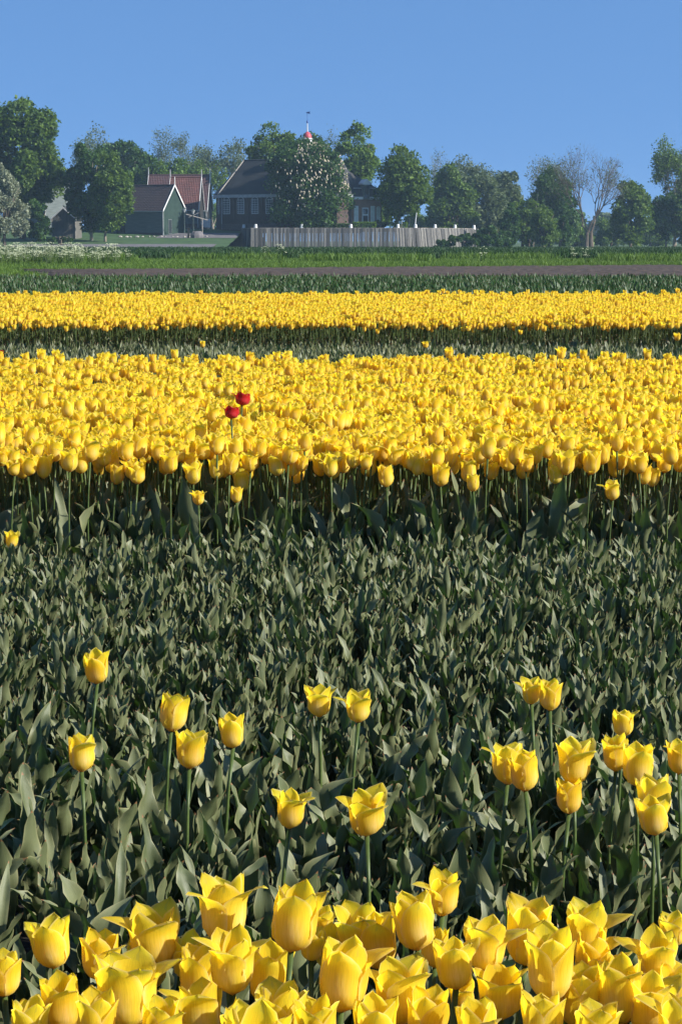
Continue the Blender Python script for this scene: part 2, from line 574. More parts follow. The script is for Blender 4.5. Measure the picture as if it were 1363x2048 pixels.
def flower_petals(seed, nu, nv, kind='normal'):
    rs = np.random.RandomState(seed)
    H = 0.081 * rs.uniform(.9, 1.1)
    r = 0.0268 * rs.uniform(.94, 1.08)
    op = rs.uniform(-.07, .45)
    if kind == 'red':
        H, r, op = 0.058, 0.032, 0.45
    out = []
    a0 = rs.uniform(0, 6.3)
    for k in range(6):
        inner = k % 2 == 1
        fl = rs.uniform(0, .3) + (rs.uniform(.4, 1.2) if rs.rand() < (.10 if inner else .44) else 0)
        o = op * (0.6 if inner else 1) + rs.uniform(-.08, .12)
        out.append(petal(a0 + k * math.pi / 3 + rs.uniform(-.12, .12), inner, max(o, -.05), fl if kind != 'red' else fl * .5, H * rs.uniform(.94, 1.05), r, nu, nv, rs))
    return out


def leaf_geo(rs, L=.3, Wd=.04, bend=(.1, .8), fold=.5, nu=4, nv=9, wave=1.0):
    v = np.linspace(0, 1, nv + 1)
    u = np.linspace(-1, 1, nu + 1)
    ang = bend[0] + (bend[1] - bend[0]) * v**2.0
    ds = L / nv
    cx = np.concatenate([[0], np.cumsum(np.sin(ang[:-1]) * ds)]) + 0.006
    cz = np.concatenate([[0], np.cumsum(np.cos(ang[:-1]) * ds)])
    hw = smooth_interp(v, [0, .12, .35, .55, .75, .9, 1], [.28, .55, .95, 1, .72, .34, .01]) * Wd
    fo = fold * (1 - .55 * v)
    U, Vv = np.meshgrid(u, v)
    tw = rs.uniform(-1.0, 1.0) * Vv**1.5
    HW = hw[:, None]
    fo = fo[:, None]
    side = U * HW * np.cos(fo)
    norm = np.abs(U) * HW * np.sin(fo)
    ph = rs.uniform(0, 6.3)
    fr = rs.uniform(9, 19)
    norm = norm + wave * 0.20 * HW * np.sin(Vv * fr + ph + 1.4 * np.sign(U)) * U**2
    s2 = side * np.cos(tw) - norm * np.sin(tw)
    n2 = side * np.sin(tw) + norm * np.cos(tw)
    a = ang[:, None]
    # normal side points up/inwards: (-cos a, 0, sin a)
    X = cx[:, None] - np.cos(a) * n2
    Z = cz[:, None] + np.sin(a) * n2
    Y = s2
    P = np.stack([X, Y, Z], -1).reshape(-1, 3)
    UV = np.stack([(U + 1) / 2, Vv], -1).reshape(-1, 2)
    return P, grid_faces(nu, nv), UV


def rotz(P, a):
    c, s = math.cos(a), math.sin(a)
    return P @ np.array([[c, s, 0], [-s, c, 0], [0, 0, 1]])


NF = 14
FL_HI, FL_RED = [], []
for k in range(NF):
    ms = []
    for (P, fcs, UV) in flower_petals(100 + k, 6, 9):
        ms.append(MB().add(P, fcs, UV).mesh('petal', M['petal'], True))
    FL_HI.append(ms)
for k in range(2):
    ms = []
    for (P, fcs, UV) in flower_petals(300 + k, 6, 8, 'red'):
        ms.append(MB().add(P, fcs, UV).mesh('petal', M['red'], True))
    FL_RED.append(ms)


def stem_geo(rs, n=6):
    b1, b2 = rs.uniform(-.02, .02, 2)
    pts = [(b1 * math.sin(math.pi * t), b2 * math.sin(math.pi * t), t) for t in np.linspace(0, 1, 6)]
    return pts, [0.0042, .0040, .0037, .0034, .0033, .0041]


STEMS = []
for k in range(5):
    pts, rad = stem_geo(np.random.RandomState(500 + k))
    STEMS.append(MB().tube(pts, rad, 7).mesh('stem', M['stem'], True))
LEAVES = []
for k in range(28):
    rs = np.random.RandomState(600 + k)
    P, fcs, UV = leaf_geo(rs, L=rs.uniform(.10, .18), Wd=rs.uniform(.010, .0225), bend=(rs.uniform(.05, .55), rs.uniform(.0, 1.3)), fold=rs.uniform(.3, 1.0), nu=4, nv=11, wave=rs.uniform(1.8, 4.2))
    LEAVES.append(MB().add(P, fcs, UV).mesh('leaf', M['leaf'], True))


def add_tulip(x, y, h, scale, name='tulip', label='', group=None, flowers=None, nleaf=2, lean=None, cat='tulip', lh=1.0, variant=None, lw=1.2):
    root = empty(name, (x, y, 0.008), rng.uniform(0, 6.28), label, cat, group)
    fl = flowers or FL_HI
    var = fl[int(rng.integers(len(fl))) if variant is None else variant]
    tx, ty = (rng.normal(0, .07), rng.normal(0, .07)) if lean is None else lean
    rz = rng.uniform(0, 6.28)
    for me in var:
        link('petal', me, root, (0, 0, h), (tx, ty, rz), (scale,) * 3)
    link('stem', STEMS[int(rng.integers(5))], root, (0, 0, 0), (0, 0, rz), (1, 1, h + 0.004))
    a = rng.uniform(0, 6.28)
    for i in range(nleaf):
        s = rng.uniform(.85, 1.1) * lh
        link('leaf', LEAVES[int(rng.integers(28))], root, (0, 0, rng.uniform(.01, .12)), (0, 0, a + i * 2.4), (s * 1.9, s * 1.6 * lw, s * 2.0))
    return root


# ------------------------------------------------------------------ scatter of uncountable repeats
def joined(parts, mats, name='clump', smooth=True):
    mb = MB()
    for P, fcs, UV, mi in parts:
        mb.add(P, fcs, UV, mi)
    return bpy.data.objects.new(name + '_source', mb.mesh(name, mats, smooth))


def tube_np(pts, rad, n=5):
    t = MB().tube(pts, rad, n, cap=False)
    return np.array(t.v), t.f, np.array(t.uv)


def scatter(name, P, rot, sc, vi, protos, **props):
    n = len(P)
    me = bpy.data.meshes.new(name)
    me.vertices.add(n)
    me.vertices.foreach_set('co', np.ascontiguousarray(P, dtype=np.float32).ravel())
    for nm, ty, ar in (('rot', 'FLOAT_VECTOR', rot), ('sc', 'FLOAT', sc), ('vi', 'INT', vi)):
        at = me.attributes.new(nm, ty, 'POINT')
        at.data.foreach_set('vector' if ty == 'FLOAT_VECTOR' else 'value', np.ascontiguousarray(ar, dtype=np.int32 if ty == 'INT' else np.float32).ravel())
    o = link(name, me, **props)
    g = bpy.data.node_groups.new(name + '_nodes', 'GeometryNodeTree')
    g.interface.new_socket('Geometry', in_out='INPUT', socket_type='NodeSocketGeometry')
    g.interface.new_socket('Geometry', in_out='OUTPUT', socket_type='NodeSocketGeometry')
    N = g.nodes
    gi, go = N.new('NodeGroupInput'), N.new('NodeGroupOutput')
    iop = N.new('GeometryNodeInstanceOnPoints')
    iop.inputs['Pick Instance'].default_value = True
    jn = N.new('GeometryNodeJoinGeometry')
    for pr in protos:
        oi = N.new('GeometryNodeObjectInfo')
        oi.inputs['Object'].default_value = pr
        oi.inputs['As Instance'].default_value = False
        g2i = N.new('GeometryNodeGeometryToInstance')
        g.links.new(oi.outputs['Geometry'], g2i.inputs[0])
        g.links.new(g2i.outputs[0], jn.inputs[0])
    g.links.new(jn.outputs[0], iop.inputs['Instance'])
    g.links.new(gi.outputs[0], iop.inputs['Points'])

    def na(nm, ty):
        a = N.new('GeometryNodeInputNamedAttribute')
        a.data_type = ty
        a.inputs['Name'].default_value = nm
        return next(s for s in a.outputs if s.enabled and s.name == 'Attribute')
    g.links.new(na('vi', 'INT'), iop.inputs['Instance Index'])
    g.links.new(na('sc', 'FLOAT'), iop.inputs['Scale'])
    e2r = N.new('FunctionNodeEulerToRotation')
    g.links.new(na('rot', 'FLOAT_VECTOR'), e2r.inputs[0])
    g.links.new(e2r.outputs[0], iop.inputs['Rotation'])
    g.links.new(iop.outputs[0], go.inputs[0])
    md = o.modifiers.new('scatter', 'NODES')
    md.node_group = g
    return o


def jitter_grid(x0, x1, y0, y1, density, rowdir=True, jit=.42):
    """Jittered grid; x range given as functions of y (half width) or numbers."""
    d = 1 / math.sqrt(density)
    pts = []
    for j, y in enumerate(np.arange(y0, y1, d)):
        a = x0(y) if callable(x0) else x0
        b = x1(y) if callable(x1) else x1
        xs = np.arange(a, b, d) + (j % 2) * d * .5
        ys = np.full_like(xs, y)
        pts.append(np.stack([xs, ys], -1) + rng.uniform(-jit, jit, (len(xs), 2)) * d)
    P = np.concatenate(pts)
    rng.shuffle(P)
    return P


def half(y):           # half width of the view at depth y
    return (y + .1) * 0.172


def plant_proto(k, mat='leaf', nl=4, Lr=(.25, .35), Wr=(.017, .033), bend=(.4, 1.7), nu=4, nv=10, stemcut=True, wave=2.4, fold=(.25, .75), zb=(.04, .15)):
    rs = np.random.RandomState(900 + k)
    parts = []
    a = rs.uniform(0, 6.3)
    for i in range(nl):
        P, fcs, UV = leaf_geo(rs, L=rs.uniform(*Lr), Wd=rs.uniform(*Wr), bend=(rs.uniform(.02, .2), rs.uniform(*bend)), fold=rs.uniform(*fold), nu=nu, nv=nv, wave=wave * rs.uniform(.5, 1.3))
        P = P + np.array([0, 0, rs.uniform(*zb)])
        parts.append((rotz(P, a + i * 2.4 + rs.uniform(-.4, .4)), fcs, UV, 0))
    if stemcut:
        V_, f_, u_ = tube_np([(0, 0, 0), (.003, 0, rs.uniform(.1, .2))], [.0045, .004], 5)
        parts.append((V_, f_, u_, 1))
    return joined(parts, [M[mat], M['stem']], 'leafy_plant')


def tulip_proto(k, nu=4, nv=5, nl=4):
    rs = np.random.RandomState(1200 + k)
    parts = []
    h = .55
    for (P, fcs, UV) in flower_petals(1300 + k, nu, nv):
        P = P * 1.06
        parts.append((P + np.array([0, 0, h]), fcs, UV, 0))
    pts, rad = stem_geo(rs)
    V_, f_, u_ = tube_np([(p[0], p[1], p[2] * h) for p in pts[::2] + [pts[-1]]], .0042, 4)
    parts.append((V_, f_, u_, 1))
    for i in range(nl):
        P, fcs, UV = leaf_geo(rs, L=rs.uniform(.28, .40), Wd=rs.uniform(.02, .035), bend=(rs.uniform(.02, .2), rs.uniform(.2, .8)), fold=rs.uniform(.3, .8), nu=4, nv=6, wave=2.0)
        parts.append((rotz(P, rs.uniform(0, 6.3)), fcs, UV, 2))
    return joined(parts, [M['petal'], M['stem'], M['leaf']], 'flowering_tulip')


# ------------------------------------------------------------------ ground
def sheet(name, x0, x1, y0, y1, z, mat, nx=1, ny=1, fn=None, **k):
    xs, ys = np.linspace(x0, x1, nx + 1), np.linspace(y0, y1, ny + 1)
    X, Y = np.meshgrid(xs, ys)
    Z = fn(X, Y) if fn else np.full_like(X, z)
    return MB().add(np.stack([X, Y, Z], -1).reshape(-1, 3), grid_faces(nx, ny)).obj(name, mat, smooth=True, kind='structure', **k)


sheet('ground', -1500, 1500, -40, 2600, 0, M['ground'])
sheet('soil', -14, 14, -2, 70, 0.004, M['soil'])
# ploughed strip: far edge nearer on the left, as it narrows there
def soil_z(X, Y):
    return 0.010 + 0.05 * np.abs(np.sin(Y * 2.2)) * (rng.random(X.shape) * .6 + .4)


mb = MB()
nx, ny = 260, 60
GX = np.linspace(-34, 34, nx + 1)
V = []
for j in range(ny + 1):
    for x in GX:
        far = np.interp(x, [-17, -13.8, -9, .4, 16, 34], [93, 93, 93.6, 100, 108, 110])
        near = float(np.interp(x, [-15.6, -14.2, -10], [far - .3, 88.0, 73.0]))
        y = near + (far - near) * j / ny
        V.append((x, y, 0.010 + abs(math.sin(y * 1.7)) * .05 + rng.random() * .05))
mb.add(V, grid_faces(nx, ny))
mb.obj('ploughed_field', M['bare'], smooth=False, kind='structure')

# ------------------------------------------------------------------ haze
HZ = MB().box((0, 1280, 13.5), (2980, 2620, 30))
hm, hn, hout = new_mat('haze_air')
pv = hn.nodes.new('ShaderNodeVolumePrincipled')
pv.inputs['Color'].default_value = (0.55, 0.80, 1.0, 1)
pv.inputs['Density'].default_value = 0.00021
pv.inputs['Anisotropy'].default_value = 0.1
hn.links.new(pv.outputs[0], hout.inputs['Volume'])
HAZE = True
if HAZE:
    HZ.obj('haze', hm, kind='stuff')

# ------------------------------------------------------------------ village ground
YB = 330.0


def mound_z(X, Y):
    base = np.interp(Y, [282, 290, 305, 320, 328, 340, 420, 450], [-.05, .25, .95, 1.65, 2.05, 3.2, 3.2, -.05])
    side = np.clip((X + 105) / 25, 0, 1)
    return base * side + 0.05 * np.sin(X * .7) * np.sin(Y * .5) * (base > .3)


sheet('village_mound', -105, -16.6, 282, 450, 0, M['lawn'], 90, 84, mound_z)
sheet('gravel_bank', -50, -18.5, 287, 303, 0, M['gravel'], 60, 16, lambda X, Y: mound_z(X, Y) + 0.05 * np.clip((X + 50) / 4, 0, 1) * np.clip((303.5 - Y) / 4, -0.3, 1) - 0.02)
sheet('village_path', -29.5, -16.7, 321, 333, 0, M['gravel'], 20, 20, lambda X, Y: mound_z(X, Y) + 0.03)
# retaining wall: straight run, then bending away to the right
WX0, _ = W(502, 456, 326)
ZT = W(502, 456, 326)[1]
ZB = -0.3
path = [(W(483, 456, 333)[0], 333.0), (WX0, 326.0), (0.0, 326.0), (8.5, 326.0), (12, 327.2), (15.5, 330.5), (19, 336), (22, 344), (24, 355)]
terr = [(p[0], p[1] + .3) for p in path]
tpoly = [(x, y, ZT - .12) for x, y in terr] + [(24, 450, ZT - .12), (-16.7, 450, ZT - .12)]
MB().add(tpoly, [tuple(range(len(tpoly)))]).obj('terrace', M['lawn'], kind='structure')

wall = empty('timber_retaining_wall', (0, 326, 0), 0, 'long weathered grey timber palisade wall holding up the church terrace', 'wall')
pm = MB()
dist = 0
for a, b in zip(path[:-1], path[1:]):
    ax, ay, bx, by = a[0], a[1], b[0], b[1]
    Ls = math.hypot(bx - ax, by - ay)
    n = max(1, int(Ls / .24))
    tx, ty = (bx - ax) / Ls, (by - ay) / Ls
    nxn, nyn = ty, -tx
    for i in range(n):
        t = (i + .5) / n
        cx, cy = ax + (bx - ax) * t, ay + (by - ay) * t
        off = rng.uniform(0, .07)
        w2 = Ls / n * .46
        batter = .55 if a[0] > WX0 - .01 else .18
        top = ZT + rng.uniform(-.05, .04)
        lean = rng.normal(0, .05)
        q = []
        for (zz, o_) in ((ZB, batter), (top, 0)):
            for s_ in (-1, 1):
                for d_ in (0, .12):
                    q.append((cx + tx * (s_ * w2 + (lean if zz < 0 else 0)) + nxn * (o_ + off + .06 - d_), cy + ty * s_ * w2 + nyn * (o_ + off + .06 - d_) - 326, zz))
        # order: b- f, b- b, b+ f, b+ b, t...
        pm.add(q, [(0, 2, 6, 4), (2, 3, 7, 6), (3, 1, 5, 7), (1, 0, 4, 5), (4, 6, 7, 5)])
pm.obj('plank', M['plank'], wall, kind='stuff')
cm = MB()
for a, b in zip(path[:-1], path[1:]):
    Ls = math.hypot(b[0] - a[0], b[1] - a[1])
    ang = math.atan2(b[1] - a[1], b[0] - a[0])
    cm.box(((a[0] + b[0]) / 2, (a[1] + b[1]) / 2 - 326 + .12, ZT - .02), (Ls, .22, .10), ang)
cm.obj('capping_beam', M['stone'], wall)

# ------------------------------------------------------------------ buildings
def corrugated(L, p0, p1, period=.3, amp=.05, rows=0):
    """Pantile slope between eave line p0=(y,z) and ridge line p1, running along X from 0 to L."""
    n = max(4, int(L / period * 4))
    dy, dz = p1[0] - p0[0], p1[1] - p0[1]
    ln = math.hypot(dy, dz)
    ny_, nz_ = -dz / ln, dy / ln
    if nz_ < 0:
        ny_, nz_ = -ny_, -nz_
    nr = max(1, int(ln / .36))
    vs, fs = [], []
    for j in range(nr):
        for e in (0, 1):
            t = (j + e) / nr
            lift = .035 if e == 0 else 0.0
            for i in range(n + 1):
                x = L * i / n
                a = amp * (.5 + .5 * math.cos(2 * math.pi * x / period)) + lift
                vs.append((x, p0[0] + dy * t + ny_ * a, p0[1] + dz * t + nz_ * a))
    for j in range(2 * nr - 1):
        for i in range(n):
            fs.append((j * (n + 1) + i, j * (n + 1) + i + 1, (j + 1) * (n + 1) + i + 1, (j + 1) * (n + 1) + i))
    return vs, fs


def lap_boards(mb, x0, x1, z0, z1, y, step=.24, out=-1):
    n = int((z1 - z0) / step)
    for i in range(n):
        a = z0 + (z1 - z0) * i / n
        b = z0 + (z1 - z0) * (i + 1) / n
        mb.add([(x0, y + out * .05, a), (x1, y + out * .05, a), (x1, y + out * .02, b), (x0, y + out * .02, b), (x0, y, a), (x1, y, a)],
               [(0, 1, 2, 3), (4, 5, 1, 0)] if out < 0 else [(3, 2, 1, 0), (0, 1, 5, 4)])


def gable_house(name, label, px, pbase, Y, theta, L, D, eave, ridge, tile, wallm, gablem=None, cat='barn', boards=True, anchor='right', finial=True, group=None):
    """Barn with its ridge along local X; the front side wall is at local y=0, gable at x=L."""
    x, z = W(px, pbase, Y)
    c, s = math.cos(theta), math.sin(theta)
    if anchor == 'right':       # px gives the near right corner (L, 0)
        ox, oy = x - L * c, Y + L * s
    else:
        ox, oy = x, Y
    root = empty(name, (ox, oy, z), -theta, label, cat, group)
    mid = D / 2
    prof = [(0, 0, -.5), (0, D, -.5), (0, D, eave), (0, mid, ridge), (0, 0, eave)]
    MB().prism(prof, (L, 0, 0)).obj('wall', gablem or wallm, root)
    if boards:
        b = MB()
        lap_boards(b, 0.02, L - .02, .62, eave - .02, -.003)
        b.obj('cladding', wallm, root, kind='stuff')
        MB().box((L / 2, -.05, .06), (L, .09, 1.1)).obj('plinth', M['plinth'], root)
    ov = .35
    sl = (ridge - eave) / mid
    for side in (0, 1):
        y0 = -ov if side == 0 else D + ov
        z0 = eave - sl * ov + .10
        vs, fs = corrugated(L + .3, (y0, z0), (mid, ridge + .10))
        if side == 1:
            fs = [f[::-1] for f in fs]
        MB().add([(v[0] - .15, v[1], v[2]) for v in vs], fs).obj('roof', tile, root, kind=None)
    MB().tube([(-.15, mid, ridge + .16), (L + .15, mid, ridge + .16)], .13, 6).obj('ridge_tile', tile, root)
    for xx in (-.2, L + .2):
        for side in (0, 1):
            y0, ys = (-ov - .05, 0) if side == 0 else (D + ov + .05, 1)
            z0 = eave - sl * (ov + .05)
            q = [(xx, y0, z0 - .05), (xx, mid, ridge - .02), (xx, mid, ridge + .34), (xx, y0, z0 + .28)]
            MB().prism(q, (.08, 0, 0)).obj('verge_board', M['white'], root)
        if finial:
            MB().box((xx + .04, mid, ridge + .75), (.14, .14, 1.5), taper=.6).obj('finial', M['white'], root)
    MB().box((L - .02, -.09, eave / 2), (.16, .1, eave)).obj('corner_board', M['offwhite'], root)
    MB().box((L / 2, -ov - .02, eave - sl * ov + .02), (L + .3, .12, .12)).obj('gutter', M['offwhite'], root)
    return root, L, D


# grey weatherboarded barn, green gable
root, L, D = gable_house('barn', 'long grey clapboard barn with dark roof and green right gable behind two round trees', 327, 473, 329, R(29), 15.5, 6.2, 4.45, 8.2, M['browntile'], M['greywood'], M['greenwood'])
fr = MB().box((L + .04, 1.9, 1.6), (.08, 1.0, 2.4)).obj('window', M['greywood'], root)
MB().box((L + .09, 1.9, 1.6), (.04, .8, 2.2)).obj('pane', M['glass'], fr)
dr = MB().box((L - 12.0, -.10, 1.9), (1.0, .1, 2.9)).obj('door', M['dark'], root)
dr = MB().box((L - 8.4, -.10, 1.9), (1.6, .1, 2.9)).obj('door', M['dark'], root)
# red pantiled barns behind
r2, L2, D2 = gable_house('barn', 'bright red ridged pantile roof with white verge, between the green gable and the church', 396, 455, 345, R(4), 5.0, 6.5, 3.4, 8.4, M['redtile'], M['greywood'], M['dark'])
r3, L3, D3 = gable_house('barn', 'long low maroon roofed barn with tall white finials, farthest back beside the church', 413, 452, 362, R(4), 10.8, 7.5, 3.2, 9.0, M['maroontile'], M['greywood'], M['dark'])
r4, L4, D4 = gable_house('house', 'red pantiled house with pale grey gable, half hidden by the tall left tree', 92, 452, 352, R(38), 8, 7.4, 5.2, 9.4, M['redtile'], M['greywood'], M['greywood'], cat='house', finial=False)
# extra finials standing above the trees behind the barn: parts of a hidden roof
r5 = empty('house', (W(262, 460, 372)[0], 372, 2.6), R(-6), 'low house behind the grey barn, only its white gable finials showing', 'house')
MB().prism([(0, 0, -.4), (0, 6, -.4), (0, 6, 2.6), (0, 3, 6.6), (0, 0, 2.6)], (7, 0, 0)).obj('wall', M['greywood'], r5)
for sx, dz in ((-0.35, 0.3), (0, 0), (.5, .2), (3.2, 0)):
    MB().box((sx + .1, 3, 7.4 + dz), (.13, .13, 1.8), taper=.6).obj('finial', M['offwhite'], r5)
for side in (0, 1):
    vs, fs = corrugated(7.3, (-.3 if side == 0 else 6.3, 2.35), (3, 6.75))
    MB().add([(v[0] - .15, v[1], v[2]) for v in vs], fs if side == 0 else [f[::-1] for f in fs]).obj('roof', M['maroontile'], r5)

# small shed, gable to the camera
sx_, sz_ = W(105, 477, 318)
shed = empty('shed', (sx_, 318, sz_), R(-6), 'small taupe plank shed with its gable facing us, under the left trees', 'shed')
sw, sdp, se, sr = 3.75, 4.2, 3.1, 4.75
MB().prism([(0, 0, -.4), (sw, 0, -.4), (sw, 0, se), (sw / 2, 0, sr), (0, 0, se)], (0, sdp, 0)).obj('wall', M['taupewood'], shed)
bm_ = MB()
for i in range(15):
    x0 = .05 + i * (sw - .1) / 15
    zt = se + (sr - se) * (1 - abs((x0 + .11) - sw / 2) / (sw / 2)) - .12
    bm_.box((x0 + .12, -.03 - .01 * (i % 2), zt / 2), (.22, .05, zt))
bm_.obj('board', M['taupewood'], shed, kind='stuff')
MB().box((sw / 2, -.075, 1.45), (2.2, .05, 2.5)).obj('door', M['taupewood'], shed)
MB().box((sw / 2, -.12, .12), (2.3, .12, .16)).obj('sill', M['offwhite'], shed)
for sgn in (-1, 1):
    xa, xb = (sw / 2, -.3) if sgn < 0 else (sw / 2, sw + .3)
    zb = se - (sr - se) / (sw / 2) * .3
    MB().prism([(xa, -.25, sr + .02), (xb, -.25, zb + .02), (xb, -.25, zb + .18), (xa, -.25, sr + .18)], (0, sdp + .5, 0)).obj('roof', M['slate'], shed)
    MB().prism([(xa, -.33, sr - .08), (xb, -.33, zb - .08), (xb, -.33, zb + .16), (xa, -.33, sr + .16)], (0, .07, 0)).obj('verge_board', M['white'], shed)
for xx in (.0, sw):
    MB().box((xx, -.08, se / 2), (.12, .12, se)).obj('corner_board', M['stone'], shed)

# church -------------------------------------------------------------
th = R(26)
cx0, cz0 = W(443, 459, 338)
church = empty('church', (cx0, 338, cz0), -th, 'dark brick church with steep slate roof, arched windows and red domed turret', 'church')
PX = 338 / F * 1.0   # metres per pixel there
CE = W(0, 393, 338)[1] - cz0
CR = W(0, 322, 342)[1] - cz0
CL, CD = 21.5, 9.0
foot = [(0, 0), (CL, 0), (CL, CD), (0, CD), (-2.7, CD - 3), (-2.7, 3)]
MB().prism([(x, y, -.6) for x, y in foot], (0, 0, CE + .6)).obj('wall', M['brickdark'], church)
ox_ = [(-.35, -.45), (CL + .3, -.45), (CL + .3, CD + .45), (-.35, CD + .45), (-3.15, CD - 2.8), (-3.15, 2.8)]
MB().prism([(x, y, CE - .22) for x, y in ox_], (0, 0, .5)).obj('cornice', M['offwhite'], church)
A_ = (1.9, CD / 2, CR); B_ = (CL - 1.5, CD / 2, CR)
eo = [(x, y, CE + .285) for x, y in ox_]
rv_ = eo + [A_, B_]
MB().add(rv_, [(0, 1, 7, 6), (1, 2, 7), (2, 3, 6, 7), (3, 4, 6), (4, 5, 6), (5, 0, 6)]).obj('roof', M['slate'], church)
# tile courses proud of the front slope, as far as they can be told apart
tm = MB()
nrow = 22
for j in range(nrow):
    t0, t1 = j / nrow, (j + 1) / nrow
    p = lambda t, e: (eo[e][0] + ((A_ if e == 0 else B_)[0] - eo[e][0]) * t, eo[e][1] + (A_[1] - eo[e][1]) * t, eo[e][2] + (CR - eo[e][2]) * t)
    a, b, c_, d_ = p(t0, 0), p(t0, 1), p(t1, 1), p(t1, 0)
    o1, o2 = .07, .02
    tm.add([(a[0], a[1] - o1, a[2] + o1 * .4), (b[0], b[1] - o1, b[2] + o1 * .4), (c_[0], c_[1] - o2, c_[2] + o2 * .4), (d_[0], d_[1] - o2, d_[2] + o2 * .4)], [(0, 1, 2, 3)])
tm.obj('tile', M['slate'], church, kind='stuff')
MB().tube([Vector(eo[0]) + Vector((-.02, -.05, .05)), Vector(A_) + Vector((0, 0, .12))], .10, 6).obj('hip_flashing', M['stone'], church)
MB().tube([Vector(A_) + Vector((0, 0, .08)), Vector(B_) + Vector((0, 0, .08))], .13, 6).obj('ridge_tile', M['slate'], church)


def muntin_window(parent, x, y, z0, w, h, arch=True, nx=4, ny=6, face=-1, pane='glass', bar=.06, label=None):
    """Window in a wall facing local -y: frame part with pane and glazing bars below it."""
    top = z0 + h
    n = 8
    def outline(hw, base, spring, k=1.0):
        pts = [(-hw, base), (hw, base), (hw, spring)]
        if arch:
            pts += [(hw * math.cos(math.pi * i / n), spring + hw * k * math.sin(math.pi * i / n)) for i in range(1, n)]
        pts += [(-hw, spring)]
        return pts
    spring = top - (w / 2 * .7 if arch else 0)
    f = MB().prism([(x + a, y, b) for a, b in outline(w / 2, z0, spring, .7)][::-1], (0, face * .06, 0)).obj('window', M['white'], parent, label=label)
    MB().prism([(x + a, y + face * .062, b) for a, b in outline(w / 2 - bar * 1.3, z0 + bar * 1.6, spring, .7)][::-1], (0, face * .01, 0)).obj('pane', M[pane], f)
    g = MB()
    for i in range(1, nx):
        g.box((x - w / 2 + w * i / nx, y + face * .085, (z0 + spring) / 2 + (.1 if arch else 0)), (bar * .75, .02, spring - z0 + (.2 if arch else 0)))
    for j in range(1, ny + 1):
        zz = z0 + (spring - z0) * j / ny
        g.box((x, y + face * .087, zz), (w, .016, bar * .75 * (1.6 if j == ny else 1)))
    g.obj('glazing_bar', M['white'], f, kind='stuff')
    return f


for i in range(7):
    muntin_window(church, 1.02 + i * 2.68, 0.0, 2.55, 1.3, 2.75)
for i in range(7):
    MB().box((2.36 + i * 2.68, -.08, CE / 2), (.5, .16, CE - .4)).obj('pilaster', M['brickdark'], church)
MB().box((CL / 2, -.12, .45), (CL, .14, 1.0)).obj('plinth', M['plinth'], church)
MB().tube([(.12, -.14, 0), (.12, -.14, CE - .2)], .06, 6).obj('downpipe', M['offwhite'], church)
# window on the left facet
fa = Vector((-2.7, 3, 0)); fb = Vector((0, 0, 0))
sub = MB()
mid_ = (fa + fb) / 2
dirf = (fb - fa).normalized(); nf = Vector((dirf.y, -dirf.x, 0))
def fp(a, z, o): 
    q = mid_ + dirf * a + nf * o
    return (q.x, q.y, z)
wf = MB().prism([fp(-.6, 2.55, 0), fp(-.6, 5.0, 0), fp(0, 5.3, 0), fp(.6, 5.0, 0), fp(.6, 2.55, 0)], nf * .06).obj('window', M['white'], church)
MB().prism([fp(-.5, 2.65, .062), fp(-.5, 4.9, .062), fp(0, 5.2, .062), fp(.5, 4.9, .062), fp(.5, 2.65, .062)], nf * .012).obj('pane', M['glass'], wf)
gb = MB()
for i in range(1, 4):
    gb.prism([fp(-.6 + .3 * i - .03, 2.6, .076), fp(-.6 + .3 * i + .03, 2.6, .076), fp(-.6 + .3 * i + .03, 4.9, .076), fp(-.6 + .3 * i - .03, 4.9, .076)], nf * .02)
for i in range(1, 6):
    gb.prism([fp(-.6, 2.6 + .4 * i, .098), fp(.6, 2.6 + .4 * i, .098), fp(.6, 2.66 + .4 * i, .098), fp(-.6, 2.66 + .4 * i, .098)], nf * .012)
gb.obj('glazing_bar', M['white'], wf, kind='stuff')
# turret
tx_, tz_ = W(614.5, 290, 343)
tyw = 338.0
for _ in range(5):
    tx_ = W(614.5, 290, tyw)[0]
    tlx = (tx_ - cx0 - CD / 2 * math.sin(th)) / math.cos(th)
    tyw = 338 - tlx * math.sin(th) + CD / 2 * math.cos(th)
tl = Vector((tlx, CD / 2, 0))
zb_, zd_, zs_, zt_, zv_ = [W(0, q, tyw)[1] - cz0 for q in (300, 276, 263, 246, 226)]
tur = MB().lathe([(.74, zb_ - 2.2), (.74, zd_ - .30), (.94, zd_ - .2), (.94, zd_ - .02), (.7, zd_ + .0)], 8, (tl.x, tl.y, 0)).obj('turret', M['white'], church)
am = MB()
for k in range(8):
    a = math.pi / 4 * k + math.pi / 8
    c_ = Vector((tl.x + math.cos(a) * .685, tl.y + math.sin(a) * .685, 0))
    t_ = Vector((-math.sin(a), math.cos(a), 0)); n_ = Vector((math.cos(a), math.sin(a), 0))
    pts = [c_ + t_ * u_ + Vector((0, 0, zb_ + v_)) for u_, v_ in ((-.17, -.9), (.17, -.9), (.17, .75), (.1, 1.0), (-.1, 1.0), (-.17, .75))]
    am.prism(pts, n_ * .03)
am.obj('arch_opening', M['dark'], tur, kind='stuff')
MB().lathe([(.70, zd_), (.69, zd_ + .25), (.60, zd_ + .55), (.42, zd_ + .82), (.2, zd_ + .98), (.07, zd_ + 1.06)], 16, (tl.x, tl.y, 0)).obj('dome', M['dome'], church, smooth=True)
MB().tube([(tl.x, tl.y, zd_ + 1.05), (tl.x, tl.y, zt_)], [.10, .06], 8).obj('spire', M['white'], church)
MB().lathe([(.02, zt_ - .1), (.13, zt_ + .02), (.17, zt_ + .2), (.13, zt_ + .36), (.02, zt_ + .46)], 10, (tl.x, tl.y, 0)).obj('ball', M['blue'], church, smooth=True)
